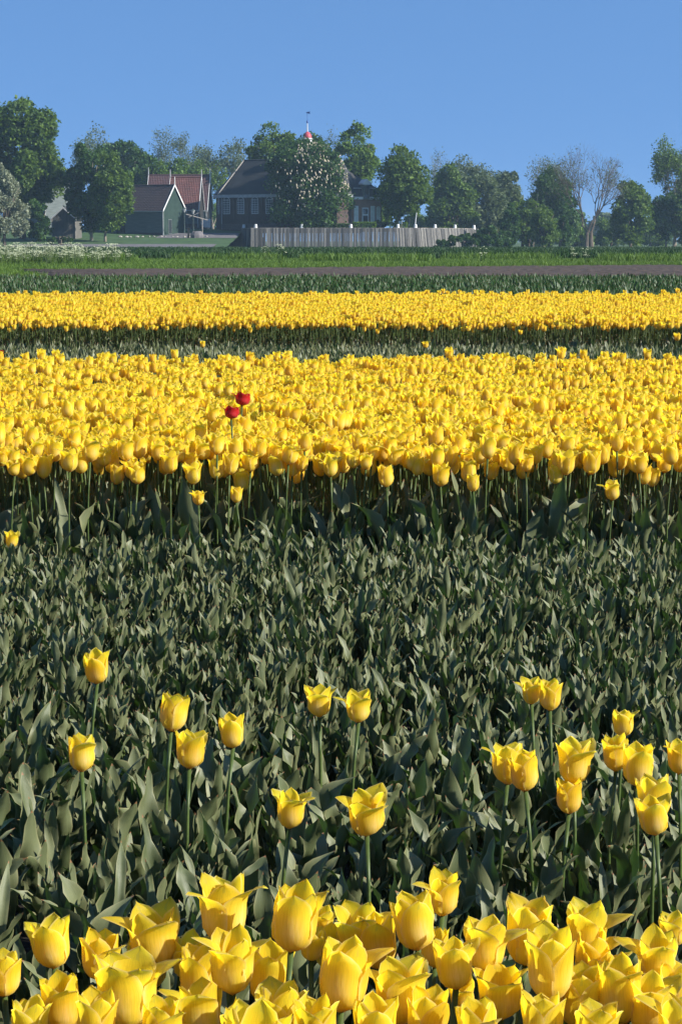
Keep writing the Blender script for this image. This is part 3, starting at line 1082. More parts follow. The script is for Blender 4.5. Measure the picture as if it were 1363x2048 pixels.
vn = MB().tube([(tl.x, tl.y, zt_ + .4), (tl.x, tl.y, zv_ + .15)], .035, 5).obj('weather_vane', M['blue'], church)
MB().prism([(tl.x - .12, tl.y, zv_ - .02), (tl.x + .5, tl.y, zv_ - .15), (tl.x + .42, tl.y, zv_ + .05), (tl.x + .55, tl.y, zv_ + .2), (tl.x + .05, tl.y, zv_ + .2), (tl.x - .3, tl.y, zv_ + .08)], (0, .04, 0)).obj('pointer', M['blue'], vn)

# brick house joined to the church's right end -----------------------
hx, hz = W(689, 449, 333)
hth = R(-24)
house = empty('brick_house', (hx, 333, ZT - .12), -hth, 'warm brick house with white windows, mansard roof and small dormer right of the blossoming tree', 'house')
HL, HD = 6.7, 7.5
HE = W(0, 396, 333)[1] - (ZT - .12)
H2 = W(0, 376, 333)[1] - (ZT - .12)
H3 = W(0, 327, 336)[1] - (ZT - .12)
MB().prism([(0, 0, -.3), (HL, 0, -.3), (HL, HD, -.3), (0, HD, -.3)], (0, 0, HE + .3)).obj('wall', M['brick'], house)
MB().prism([(-.3, -.35, HE - .2), (HL + .3, -.35, HE - .2), (HL + .3, HD + .3, HE - .2), (-.3, HD + .3, HE - .2)], (0, 0, .42)).obj('cornice', M['white'], house)
lo = [(-.2, -.25, HE + .225), (HL + .2, -.25, HE + .225), (HL + .2, HD + .2, HE + .225), (-.2, HD + .2, HE + .225)]
hi = [(.1, .5, H2), (HL - .5, .5, H2), (HL - .5, HD - .5, H2), (.1, HD - .5, H2)]
ap = [(-1.6, HD / 2, H3), (.1, HD / 2, H3)]
ap[0] = (-1.9, HD / 2, H3)
MB().add(lo + hi + ap, [(0, 1, 5, 4), (1, 2, 6, 5), (2, 3, 7, 6), (3, 0, 4, 7), (4, 5, 9, 8), (5, 6, 9), (6, 7, 8, 9), (7, 4, 8)]).obj('roof', M['slate'], house)
MB().tube([(.1, .42, H2), (HL - .45, .42, H2)], .07, 5).obj('roof_flashing', M['offwhite'], house)
chx = W(687, 318, 337)[0] - hx
chim = MB().box((chx + .3, 4.0, H3 - .2), (1.05, 1.05, 3.0), R(45)).obj('chimney', M['brick'], house)
MB().box((chx + .3, 4.0, H3 + 1.36), (1.3, 1.3, .2), R(45)).obj('chimney_cap', M['stone'], chim)
c2 = MB().box((chx - 1.8, 4.0, H3 - .2), (.8, .8, 2.4), R(45)).obj('chimney', M['brick'], house)
dm = MB().box((3.75, .25, HE + 1.0), (1.15, 1.4, 2.4)).obj('dormer', M['greywood'], house)
MB().box((3.75, -.475, HE + 1.0), (.72, .05, 1.9)).obj('pane', M['glass'], dm)
MB().prism([(2.95, -.7, HE + 2.2), (4.55, -.7, HE + 2.2), (4.55, -.7, HE + 2.4), (3.75, -.7, HE + 3.1), (2.95, -.7, HE + 2.4)], (0, 2.2, 0)).obj('pediment', M['white'], dm)
for xx in (.7, 2.05, 5.05, 6.1):
    muntin_window(house, xx, 0.0, .35, .78, 3.4, arch=xx > 6, nx=2, ny=4, pane='curtain', bar=.07)
dw = MB().box((3.7, -.03, 1.75), (1.15, .1, 3.5)).obj('door', M['white'], house)
MB().box((3.7, -.095, 1.1), (.85, .04, 2.2)).obj('door_leaf', M['dark'], dw)
MB().box((3.7, -.095, 2.9), (.85, .04, .85)).obj('fanlight', M['glass'], dw)

# white bollards on the wall top --------------------------------------
def bollard(px, Y, label, w=.62, h=.72):
    x, _ = W(px, 455, Y)
    o = MB().lathe([(w / 2, 0), (w * .49, h * .1), (w * .40, h * .85), (w * .34, h), (w * .1, h * 1.04)], 10).obj('bollard', M['white'], smooth=False, loc=(x, Y, ZT - .11), label=label, cat='bollard', group='white bollards along the top of the timber wall')
    return o


for px, Y, lab in ((487.5, 333.6, 'shaded white bollard at the far left end of the timber wall before the church'),
                   (511, 327.2, 'sunlit white bollard on the left corner of the timber wall'),
                   (603, 327, 'white bollard on the wall below the blossoming chestnut'),
                   (701, 327, 'white bollard on the wall before the sunlit brick house front'),
                   (795, 327, 'white bollard at the foot of the round dark tree'),
                   (830, 327.6, 'small white bollard with the pale leaning pole behind it'),
                   (869, 331.5, 'white bollard where the wall starts to bend away, right of the leaning pole'),
                   (909, 338.5, 'second last white bollard on the bending part of the wall'),
                   (947, 348.5, 'last white bollard at the right end of the wall above bushes')):
    bollard(px, Y, lab)
# leaning pole, statue, sign
x, z = W(829, 452, 329)
MB().tube([(x, 329, ZT - .15), (x + .10, 329, ZT + 1.2), (x + .28, 329, ZT + 2.5)], [.09, .085, .07], 8).obj('pole', M['white'], label='slim pale pole leaning slightly right above the wall', cat='pole')
x, _ = W(817, 452, 329.5)
st = empty('statue', (x, 329.5, ZT - .12), 0.4, 'dark slim standing figure statue on the terrace left of the pale pole', 'statue')
sm = MB()
sm.tube([(0, 0, 0), (0, 0, .12)], [.22, .18], 8)
sm.tube([(-.05, 0, .1), (-.06, .02, .45), (-.04, 0, .85)], [.05, .07, .09], 8)
sm.tube([(.07, 0, .1), (.05, -.03, .45), (.03, 0, .85)], [.05, .07, .09], 8)
sm.tube([(0, 0, .8), (0, 0, 1.0), (.01, 0, 1.28), (.03, 0, 1.42)], [.14, .12, .17, .06], 8)
sm.lathe([(.03, 1.42), (.09, 1.48), (.105, 1.57), (.08, 1.66), (.02, 1.7)], 8, (.05, 0, 0))
sm.tube([(-.15, 0, 1.34), (-.22, .0, 1.1), (-.1, -.15, .98)], [.05, .045, .035], 6)
sm.tube([(.17, 0, 1.34), (.27, -.05, 1.15), (.38, -.15, 1.22)], [.05, .045, .035], 6)
sm.obj('figure', M['bronze'], st, smooth=True)
x, _ = W(800, 445, 331)
sg = empty('sign', (x, 331, ZT - .12), 0, 'small tilted cream panel on two thin legs beside the round tree trunk', 'sign')
for q in (-.22, .22):
    MB().tube([(q, 0, 0), (q, .05, .9)], .03, 5).obj('leg', M['stone'], sg)
MB().box((0, 0, 1.05), (.62, .06, .5), R(-20)).obj('panel', M['white'], sg)

# lamp posts, hoist frame, stone base, board, stones -----------------
for px, lab in ((369, 'left of two dark lamp posts with pale lanterns before the red roof'), (386.5, 'right of two dark lamp posts with pale lanterns before the red roof')):
    x, z0 = W(px, 463 if px < 380 else 466, 327)
    _, z1 = W(px, 417 if px < 380 else 420, 327)
    lp = empty('lamp_post', (x, 327, z0), 0, lab, 'lamp post', 'lamp posts by the village path')
    h = z1 - z0
    MB().tube([(0, 0, -.3), (0, 0, .8), (0, 0, h - .6)], [.11, .08, .05], 8).obj('pole', M['iron'], lp)
    MB().lathe([(.12, h - .62), (.30, h - .1), (.30, h - .05)], 6).obj('lantern', M['offwhite'], lp)
    MB().lathe([(.34, h - .05), (.16, h + .12), (.04, h + .2)], 6).obj('lantern_cap', M['iron'], lp)
x0, z0 = W(392, 436, 328)
MB().tube([(x0 - 1.6, 328, z0 + .6), (x0 + 1.9, 328.3, z0 - .35)], .07, 6).tube([(x0 - 1.2, 328, z0 + .1), (x0 + .5, 328, z0 + .85)], .06, 6).tube([(x0 + 1.0, 328.2, z0 - .1), (x0 + 1.0, 328.2, z0 - 2.6)], .07, 6).obj('boom_frame', M['stone'], label='thin pale crossed spars beside the lamp posts', cat='frame')
x0, z0 = W(394, 475, 322)
MB().lathe([(.9, -.4), (.95, .25), (.8, .75), (.55, .95)], 9).obj('boulder', M['gravel'], loc=(x0, 322, z0 + .1), rot=(0, 0, .3), scale=(1.15, .7, .95), label='grey block of stone on the lawn by the path', cat='stone')
x0, z0 = W(377, 477, 321.6)
MB().box((0, 0, .7), (.3, .3, 2.1)).obj('post', M['dark'], loc=(x0, 321.6, z0), label='short dark post left of the grey stone block', cat='post')
x0, z0 = W(412, 455, 334.5)
pts = [(.75, 0, 0), (.75, 0, 1.45), (-.45, 0, 1.4), (-.75, 0, 1.1), (-.85, 0, .6), (-.6, 0, .12), (-.2, 0, 0)]
MB().prism(pts, (0, .35, 0)).obj('board', M['offwhite'], loc=(x0, 334.5, z0), label='pale grey board with rounded left edge beside the church corner', cat='board')
for i in range(16):
    px = 240 + i * 11.5 + rng.uniform(-3, 3)
    x0, z0 = W(px, 474.6 - (i * .25), 324)
    s_ = rng.uniform(.14, .3)
    MB().lathe([(.6, -.3), (1, 0), (.85, .5), (.3, .8)], 6).obj('stone', M['stone'], loc=(x0, 324, float(mound_z(np.array(x0), np.array(324.0))) + .04), rot=(0, 0, i), scale=(s_ * 1.4, s_, s_), label='small pale stone in the row along the foot of the grey barn', cat='stone', group='stones edging the path before the barn')
# perch post in the crop and leaning stripped stake
x0, _ = W(1057, 492, 240)
bp = empty('nest_post', (x0, 240, 0), 0, 'short brown post with a dark box on top standing in the crop', 'post')
zt = W(0, 478, 240)[1]
MB().tube([(0, 0, 0), (0, 0, zt - .3)], .09, 7).obj('pole', M['bark'], bp)
MB().lathe([(.18, zt - .45), (.26, zt - .3), (.24, zt - .08), (.08, zt)], 8).obj('box', M['dark'], bp)
xa, za = W(1069, 432, 370); xb, zb = W(1075, 384, 370)
MB().tube([(xa - .25, 370, 0), (xa, 370, za), ((xa + xb) / 2, 370, (za + zb) / 2), (xb, 370, zb)], [.10, .11, .07, .05], 6).obj('pole', M['barkpale'], label='tall thin pale stake rising through the right hand trees', cat='pole')


# ------------------------------------------------------------------ trees
def leaf_quads(C, size, rs, flat=.0):
    n = len(C)
    nrm = rs.normal(size=(n, 3)); nrm[:, 2] = np.abs(nrm[:, 2]) + flat
    nrm /= np.linalg.norm(nrm, axis=1)[:, None]
    t = rs.normal(size=(n, 3))
    t -= (t * nrm).sum(1)[:, None] * nrm
    t /= np.linalg.norm(t, axis=1)[:, None]
    b = np.cross(nrm, t)
    s = size * rs.uniform(.6, 1.3, (n, 1))
    droop = np.array([0, 0, -.25]) * s
    return np.stack([C - t * s + droop, C - b * s * .6, C + t * s + droop, C + b * s * .6], 1)


def crown_points(cx, cy, cz, rx, ry, rz, nl, per, rs, lobe=.34, flatb=.75, full=False):
    pts = []
    for i in range(nl):
        d = rs.normal(size=3); d /= np.linalg.norm(d)
        if d[2] < 0: d[2] *= flatb
        rad = rs.uniform(.45, .84)
        if full and d[2] < 0:
            d[:2] *= (1 + .5 * abs(d[2]))
            d[2] *= 1.1
        c = np.array([cx + d[0] * rx * rad, cy + d[1] * ry * rad, cz + d[2] * rz * rad])
        lr = lobe * rs.uniform(.65, 1.2)
        q = rs.normal(size=(per, 3)); q /= np.linalg.norm(q, axis=1)[:, None]
        q[:, 2] = np.where(q[:, 2] < (-.9 if full else -.5), -q[:, 2], q[:, 2])
        rr = rs.uniform(.35, 1.0, (per, 1)) ** .5
        m = min(rx, rz)
        sc_ = np.array([m, m, m * .8]) * lr
        pts.append(c + q * rr * sc_ * (1 + .15 * rs.normal(size=(per, 1))))
    return np.concatenate(pts)


def branches(mb, p, d, ln, r, depth, rs, spread=.5, ends=None, up=.25, n=4, ratio=.78):
    p = Vector(p); d = Vector(d).normalized()
    mid = p + d * ln * .5 + Vector(rs.normal(0, .05 * ln, 3))
    e = p + d * ln + Vector(rs.normal(0, .06 * ln, 3))
    mb.tube([p, mid, e], [r, r * .85, r * .68], n if depth > 2 else 3, cap=False)
    if ends is not None and depth <= 4:
        ends.append(tuple(e)); ends.append(tuple(mid))
    if depth == 0:
        return
    k = 2 if rs.rand() < .45 else 3
    a0 = rs.uniform(0, 6.3)
    ax = d.orthogonal().normalized()
    ay = d.cross(ax)
    for i in range(k):
        a = a0 + i * 2 * math.pi / k + rs.uniform(-.5, .5)
        sp = spread * rs.uniform(.55, 1.25)
        nd = d * math.cos(sp) + (ax * math.cos(a) + ay * math.sin(a)) * math.sin(sp)
        nd.z += up
        branches(mb, e, nd, ln * ratio * rs.uniform(.8, 1.15), r * (.62 if k == 3 else .68), depth - 1, rs, spread, ends, up * .8, n, ratio)


seed_ = [5000]


def tree(px, ytop, hw, ybot, Y, label, fol='f_mid', base=None, dens=1.0, size=.42, trunk_px=None, trunk_r=.28, lobes=46, bark='bark', name='tree', lobe=.34, cat='tree', group=None, depth_ratio=.9, zbase=0.0, flatb=.75):
    seed_[0] += 1
    rs = np.random.RandomState(seed_[0])
    cx, ztop = W(px, ytop, Y)
    _, zbot = W(px, ybot, Y)
    size *= .78
    mpp = Y / F
    rx = hw * mpp
    rz = (ztop - zbot) / 2
    cz = (ztop + zbot) / 2
    root = empty(name, (cx, Y, zbase), 0, label, cat, group)
    per = int(120 * dens * max(.5, (rx * rz / 25)) * (.42 / size)**1.6)
    P = crown_points(0, 0, cz - zbase, rx * .94, rx * depth_ratio, rz * .96, lobes, per, rs, lobe, 1.0 if ybot > 465 else flatb, ybot > 465)
    tx = ((trunk_px or px) - px) * mpp
    for ax_, half_, c0 in ((0, rx * .95, 0.0), (2, rz, cz - zbase)):
        lo_, hi_ = np.percentile(P[:, ax_], 0.25), np.percentile(P[:, ax_], 99.75)
        P[:, ax_] = c0 + ((P[:, ax_] - lo_) / (hi_ - lo_) * 2 - 1) * half_
    # trunk with a few limbs reaching into the crown
    tb = MB()
    h0 = max(zbot - zbase, .6)
    tb.tube([(tx, 0, -.4), (tx, 0, h0 * .5), (tx * .8, 0, h0 + .3), (tx * .3, 0, cz - zbase)], [trunk_r * 1.25, trunk_r, trunk_r * .85, trunk_r * .5], 8)
    for i in range(7):
        a = i * 2.4 + rs.uniform(-.4, .4)
        e = (math.cos(a) * rx * .65, math.sin(a) * rx * .6, cz - zbase + rz * rs.uniform(-.3, .6))
        s0 = (tx * .6, 0, h0 + rs.uniform(0, .35) * (cz - zbase - h0))
        mm = tuple((s0[q] + e[q]) / 2 + (.3 if q == 2 else 0) for q in range(3))
        tb.tube([s0, mm, e], [trunk_r * .42, trunk_r * .3, trunk_r * .12], 5)
    tb.obj('trunk', M[bark], root, smooth=True)
    quads_mesh('crown', leaf_quads(P, size, rs, .2), M[fol], root)
    return root, (rx, rz, cz)


def airy_tree(px, ytop, hw, Y, label, fol='f_pale', base_z=0.0, leaf=900, depth=6, trunk=.3, size=.22, bark='barkpale', name='tree', trunkfrac=.22, spread=.42, up=.10, group=None, ratio=.78, stems=1, squash=1.0):
    seed_[0] += 1
    rs = np.random.RandomState(seed_[0])
    cx, ztop = W(px, ytop, Y)
    H = ztop - base_z
    mpp = Y / F
    root = empty(name, (cx, Y, base_z), 0, label, 'tree', group)
    mb = MB(); ends = []
    tot = sum(ratio**i for i in range(depth + 1))
    l0 = H * (1 - trunkfrac) / tot * 1.05
    for s_ in range(stems):
        sx = (s_ - (stems - 1) / 2) * .9
        mb.tube([(sx, 0, -.4), (sx * .9, 0, H * trunkfrac * .5), (sx, 0, H * trunkfrac)], [trunk * 1.3, trunk, trunk * .85], 7)
        for i in range(3 if stems == 1 else 2):
            a = i * 2.1 + rs.uniform(-.3, .3) + s_
            branches(mb, (sx, 0, H * trunkfrac * rs.uniform(.75, 1)), (math.cos(a) * .55, math.sin(a) * .55, 1), l0, trunk * .55, depth, rs, spread, ends, up, 5, ratio)
    # fit the skeleton to the crown outline
    V_ = np.array(mb.v)
    E = np.array(ends)
    rx = hw * mpp
    k = rx / max(1e-3, np.percentile(np.abs(E[:, 0]), 97))
    kz = (H) / max(1e-3, np.percentile(E[:, 2], 99))
    for A in (V_, E):
        w = np.clip(A[:, 2:3] / (H * trunkfrac + 1e-6), 0, 1)
        A[:, 0:1] *= 1 + (k - 1) * w
        A[:, 1:2] *= 1 + (k - 1) * w
        A[:, 2] *= kz
    mb.v = [tuple(p) for p in V_]
    mb.obj('trunk', M[bark], root)
    if leaf:
        leaf = int(leaf * 2.6)
        idx = rs.randint(0, len(E), leaf)
        C = E[idx] + rs.normal(0, .42, (leaf, 3))
        quads_mesh('crown', leaf_quads(C, size * .85, rs), M[fol], root)
    return root


# the far hazy line, drawn first
for i, (px, yt, hw, Y, fol) in enumerate(((1135, 415, 50, 620, 'f_mid'), (1212, 426, 48, 640, 'f_pale'), (1245, 440, 44, 700, 'f_mid'), (1312, 430, 50, 660, 'f_mid'), (872, 400, 55, 520, 'f_mid'), (1180, 446, 40, 760, 'f_dark'), (400, 400, 70, 520, 'f_mid'))):
    tree(px, yt, hw, 492, Y, ['low hazy tree clump on the skyline left of the big bare tree', 'pale hazy tree clump seen between the two trunks at the right', 'low hazy tree clump left of the round right hand tree',
                              'small hazy tree under the tall airy right edge tree', 'hazy tree clump behind the bend of the timber wall', 'farthest dim tree clump behind the bare tree trunk', 'hazy tree clump behind the maroon roofs'][i], fol, size=.9, lobes=24, dens=.7)

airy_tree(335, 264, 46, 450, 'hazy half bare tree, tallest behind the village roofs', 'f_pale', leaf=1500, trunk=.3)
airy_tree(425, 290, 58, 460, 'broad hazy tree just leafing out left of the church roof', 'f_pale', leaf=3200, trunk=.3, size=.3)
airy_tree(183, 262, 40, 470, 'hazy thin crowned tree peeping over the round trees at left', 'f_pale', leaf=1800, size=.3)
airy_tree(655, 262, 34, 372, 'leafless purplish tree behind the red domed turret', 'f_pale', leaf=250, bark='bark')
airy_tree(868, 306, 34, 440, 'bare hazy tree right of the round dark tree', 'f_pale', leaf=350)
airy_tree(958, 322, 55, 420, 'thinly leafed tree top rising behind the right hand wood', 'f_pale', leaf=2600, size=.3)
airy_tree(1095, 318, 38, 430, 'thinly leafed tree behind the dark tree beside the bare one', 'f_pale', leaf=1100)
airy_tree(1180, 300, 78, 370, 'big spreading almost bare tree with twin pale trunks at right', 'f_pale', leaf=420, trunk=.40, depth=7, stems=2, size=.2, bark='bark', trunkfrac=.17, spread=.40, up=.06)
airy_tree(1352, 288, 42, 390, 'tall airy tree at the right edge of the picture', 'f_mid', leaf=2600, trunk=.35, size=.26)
airy_tree(395, 330, 50, 410, 'thin green tree between the maroon roof and the church roof', 'f_mid', leaf=2600, size=.32)

tree(40, 203, 92, 425, 318, 'huge dense green tree towering at the left edge', 'f_mid', lobes=90, size=.42, zbase=1.5, trunk_r=.5, lobe=.26)
tree(-28, 222, 60, 420, 325, 'dense green tree cut off by the left picture edge', 'f_mid', lobes=50, zbase=1.5, trunk_r=.4)
tree(6, 332, 50, 482, 296, 'silvery grey leafed willow at the left edge', 'f_silver', lobes=60, size=.28, zbase=.3, lobe=.3)
tree(-30, 345, 30, 480, 300, 'second silvery shrub tree beyond the left edge', 'f_silver', lobes=30, size=.28, zbase=.3)
tree(76, 400, 25, 486, 309, 'dark bushy shrub between the silver willow and the shed', 'f_dark', lobes=40, size=.3, zbase=.6, name='shrub', cat='shrub')
tree(176, 290, 48, 458, 313, 'round dark green tree on a short pale trunk, left of the pair before the barn', 'f_dark', lobes=70, zbase=1.2, trunk_px=180, size=.3, lobe=.3, bark='barkpale', trunk_r=.24)
tree(218, 308, 48, 458, 309, 'round green tree on a thin pale trunk, right of the pair before the barn', 'f_mid', lobes=66, zbase=1.1, trunk_px=208, size=.3, lobe=.3, bark='barkpale', trunk_r=.20)
tree(262, 284, 55, 400, 382, 'dark olive green tree crown behind the barn finials', 'f_dark', lobes=60, size=.42, zbase=2.5)
tree(215, 288, 40, 400, 390, 'dark tree crown between the round pair and the village trees', 'f_dark', lobes=40, size=.42, zbase=2.5)
tree(345, 318, 38, 400, 376, 'bright green bushy tree behind the maroon roof', 'f_bright', lobes=50, size=.36, zbase=2.5)
tree(300, 330, 30, 400, 377, 'mid green bushy tree behind the barn ridge', 'f_mid', lobes=34, size=.36, zbase=2.5)
tree(552, 250, 66, 380, 366, 'spreading dark tree rising behind the church roof', 'f_mid', lobes=50, size=.36, dens=.75, zbase=3, trunk_r=.4, lobe=.26)
tree(630, 268, 40, 380, 362, 'leafy tree crown behind the red domed turret', 'f_dark', lobes=34, size=.36, dens=.8, zbase=3)
tree(716, 247, 47, 395, 352, 'tall bright green tree behind the chimney', 'f_bright', lobes=46, size=.34, zbase=3, trunk_r=.4, lobe=.3, dens=.85)
tree(808, 296, 56, 434, 333.5, 'dense round dark green tree right of the brick house', 'f_mid', lobes=84, size=.34, zbase=3.2, trunk_px=795, trunk_r=.42, lobe=.3)
tree(765, 380, 26, 450, 347, 'light green bush growing between the brick house and the round tree', 'f_bright', lobes=30, size=.3, zbase=3.2, name='shrub', cat='shrub')
tree(905, 332, 52, 482, 388, 'broad mid green tree, first of the right hand wood', 'f_mid', lobes=66, size=.42)
tree(960, 350, 56, 482, 396, 'wide green tree in the middle of the right hand wood', 'f_pale', lobes=70, size=.42)
tree(1010, 345, 42, 484, 402, 'grey green tree at the right end of the wood', 'f_pale', lobes=50, size=.42)
tree(1100, 340, 56, 485, 384, 'tall dark green tree just left of the big bare tree', 'f_dark', lobes=76, size=.40)
tree(1045, 400, 34, 488, 350, 'small mid green tree below the wood', 'f_mid', lobes=36, size=.36)
tree(1018, 408, 22, 489, 338, 'little dark conical tree at the field edge', 'f_dark', lobes=34, size=.26)
tree(1087, 412, 30, 489, 342, 'little bright green tree at the field edge', 'f_mid', lobes=40, size=.28)
tree(1120, 432, 24, 490, 348, 'low dark bush left of the bare tree trunks', 'f_dark', lobes=30, size=.3, name='shrub', cat='shrub')
tree(1262, 364, 44, 489, 372, 'rounded mid green tree right of the big bare tree', 'f_mid', lobes=66, size=.38)
tree(1352, 316, 34, 430, 394, 'feathery green tree filling in below the tall airy one at the right edge', 'f_pale', lobes=40, size=.36, dens=.6)
tree(1335, 388, 40, 478, 380, 'dark low crowned tree with a pale trunk at the right edge', 'f_dark', lobes=50, size=.38, trunk_px=1333, bark='barkpale', trunk_r=.2)
tree(1385, 370, 32, 486, 376, 'tree cut off by the right picture edge', 'f_mid', lobes=40, size=.4)
tree(1368, 440, 26, 489, 390, 'low hazy bush at the right edge', 'f_mid', lobes=26, size=.4, name='shrub', cat='shrub')
for px, yt, hw, Y, lab in ((925, 468, 34, 318, 'sprawling dark shrub hiding the right foot of the timber wall'), (975, 452, 32, 322, 'dark shrub just beyond the end of the timber wall'),
                           (1003, 462, 26, 330, 'low dark shrub below the little conical tree'), (885, 480, 18, 317, 'small low shrub at the foot of the wall bend')):
    tree(px, yt, hw, 496, Y, lab, 'f_dark', lobes=30, size=.26, name='shrub', cat='shrub', zbase=0)
for px, yt, hw, Y, lab in ((850, 428, 60, 430, 'hazy bushes seen under the round dark tree behind the wall'), (1222, 436, 44, 440, 'hazy low bushes between the bare tree and the rounded tree'),
                           (1300, 442, 42, 450, 'hazy low bushes right of the rounded tree'), (1150, 446, 36, 430, 'hazy low bushes behind the bare tree trunks'), (1080, 440, 60, 420, 'hazy bushes behind the small field edge trees')):
    tree(px, yt, hw, 496, Y, lab, 'f_mid', lobes=40, size=.4, name='bushes' if False else 'shrub', cat='shrub', zbase=0)
for px, yt, hw, Y, lab in ((120, 473, 26, 300, 'dark low shrub left of the two pale trunks'), (760, 441, 16, 335, 'dark clipped bush against the brick house corner')):
    tree(px, yt, hw, yt + 14, Y, lab, 'f_dark', lobes=16, size=.24, name='shrub', cat='shrub', zbase=1.0 if px < 500 else 3.2)

# hedges on the terrace
def hedge(px0, px1, ytop, Y, label, fol):
    seed_[0] += 1
    rs = np.random.RandomState(seed_[0])
    x0, zt = W(px0, ytop, Y); x1, _ = W(px1, ytop, Y)
    zb = ZT - .15
    n = int((x1 - x0) * 340)
    C = np.stack([rs.uniform(x0, x1, n), rs.uniform(Y - .45, Y + .45, n), zb + (zt - zb) * rs.uniform(0, 1, n)**.5], -1)
    quads_mesh('hedge', leaf_quads(C, .12, rs), M[fol], label=label, cat='hedge')


hedge(705, 752, 443.5, 328.6, 'low bright green clipped hedge before the brick house', 'f_bright')
hedge(615, 700, 447, 328.8, 'low dark hedge on the terrace beneath the chestnut', 'f_dark')
hedge(778, 815, 444, 333, 'short green hedge behind the white bollards under the round tree', 'f_bright')

# blossoming chestnut
ct, (crx, crz, ccz) = tree(616, 283, 82, 456, 331, 'large chestnut covered in pale candle blossoms in front of the church', 'f_dark', lobes=120, size=.34, zbase=3.2, trunk_px=615, trunk_r=.4, lobe=.27, dens=.95)
rs = np.random.RandomState(77)
bl = MB()
n = 0
while n < 560:
    d = rs.normal(size=3); d /= np.linalg.norm(d)
    if d[1] > .3 or d[2] < -.75 or rs.rand() > (.25 + .75 * (d[0] > -.3)) * (.35 + .65 * (math.sin(d[0] * 7 + d[2] * 5) * math.sin(d[2] * 9 - d[0] * 3) > -.25)):
        continue
    q = rs.uniform(.80, 1.0)
    c = (d[0] * crx * q * .98, d[1] * crx * .9 * q, ccz - 3.2 + d[2] * crz * q * .98)
    h = rs.uniform(.25, .42)
    bl.lathe([(.05, 0), (.13, h * .25), (.08, h * .7), (.01, h)], 5, c)
    n += 1
bl.obj('blossom', M['blossom'], ct, kind='stuff')

# ------------------------------------------------------------------ far fields
def blade_clump(k, n, h, w, mats, spread=.3, curve=.5, name='clump'):
    rs = np.random.RandomState(2000 + k)
    parts = []
    for i in range(n):
        P, fcs, UV = leaf_geo(rs, L=h * rs.uniform(.6, 1.1), Wd=w * rs.uniform(.7, 1.2), bend=(rs.uniform(0, .3), rs.uniform(.3, 1.2) * curve * 2), fold=.4, nu=2, nv=4, wave=.5)
        P = rotz(P, rs.uniform(0, 6.3))
        a, r_ = rs.uniform(0, 6.3), spread * math.sqrt(rs.rand())
        parts.append((P + np.array([r_ * math.cos(a), r_ * math.sin(a), 0]), fcs, UV, 0))
    return joined(parts, mats, name)


def rot_arr(n, tilt=.08):
    return np.stack([rng.normal(0, tilt, n), rng.normal(0, tilt, n), rng.uniform(0, 6.28, n)], -1)


def z0(P, z=0.0):
    return np.concatenate([P, np.full((len(P), 1), z)], 1)


# crop beyond the verge
crops = [blade_clump(k, 12, .62, .045, [M['crop']], .35, .5) for k in range(5)]
P = jitter_grid(lambda y: -half(y) * 1.35, lambda y: half(y) * 1.35, 134, 240, 2.3, jit=.5)
scatter('crop', z0(P), rot_arr(len(P)), rng.uniform(.8, 1.15, len(P)), rng.integers(0, 5, len(P)), crops, kind='stuff', label='dense dark green leafy crop in a band before the village', cat='crop')
# grass verge between the ploughed strip and the crop
grs = [blade_clump(10 + k, 16, .34, .014, [M['grass']], .28, .45) for k in range(4)]
P = jitter_grid(lambda y: -half(y) * 1.3, lambda y: half(y) * 1.3, 72, 134, 6.5, jit=.5)
far = np.interp(P[:, 0], [-17, -13.8, -9, .4, 16, 34], [92.8, 92.8, 93.4, 100, 108, 110])
nearb = np.where(P[:, 0] < -15.5, 200, np.interp(P[:, 0], [-15.6, -14.2, -10], [92.8, 88.0, 70.0]))
P = P[(P[:, 1] > far + rng.normal(0, 1.6, len(P)) * (rng.random(len(P)) < .5)) | (P[:, 1] < nearb + rng.normal(0, .4, len(P)))]
tall = 1 + 1.3 * (np.sin(P[:, 0] * .35 + 1) * np.sin(P[:, 1] * .22) > .25) * (P[:, 1] > 118)
scatter('grass', z0(P), rot_arr(len(P)), rng.uniform(.6, 1.1, len(P)) * tall * .8, rng.integers(0, 4, len(P)), grs, kind='stuff', label='bright green grass verge beyond the brown ploughed strip', cat='grass')
# cow parsley
def parsley(k):
    rs = np.random.RandomState(3000 + k)
    parts = []
    for i in range(9):
        a, r_ = rs.uniform(0, 6.3), rs.uniform(0, .35)
        b = np.array([r_ * math.cos(a) * .4, r_ * math.sin(a) * .4, 0])
        t = np.array([r_ * math.cos(a), r_ * math.sin(a), rs.uniform(.55, 1.1)])
        V_, f_, u_ = tube_np([tuple(b), tuple((b + t) / 2), tuple(t)], .008, 3)
        parts.append((V_, f_, u_, 1))
        for j in range(6):
            c = t + np.array([rs.normal(0, .05), rs.normal(0, .05), rs.normal(.02, .02)])
            s = rs.uniform(.02, .04)
            an = np.arange(6) * math.pi / 3
            D = np.stack([c[0] + s * np.cos(an), c[1] + s * np.sin(an), np.full(6, c[2])], -1)
            D = np.concatenate([D, [[c[0], c[1], c[2] + s * .6]]])
            parts.append((D, [(m, (m + 1) % 6, 6) for m in range(6)], np.zeros((7, 2)), 0))
    for i in range(10):
        P_, fcs, UV = leaf_geo(rs, L=rs.uniform(.3, .6), Wd=.03, bend=(.1, 1.2), nu=2, nv=4)
        parts.append((rotz(P_, rs.uniform(0, 6.3)), fcs, UV, 2))
    return joined(parts, [M['umbel'], M['stem'], M['grass']], 'cow_parsley', False)


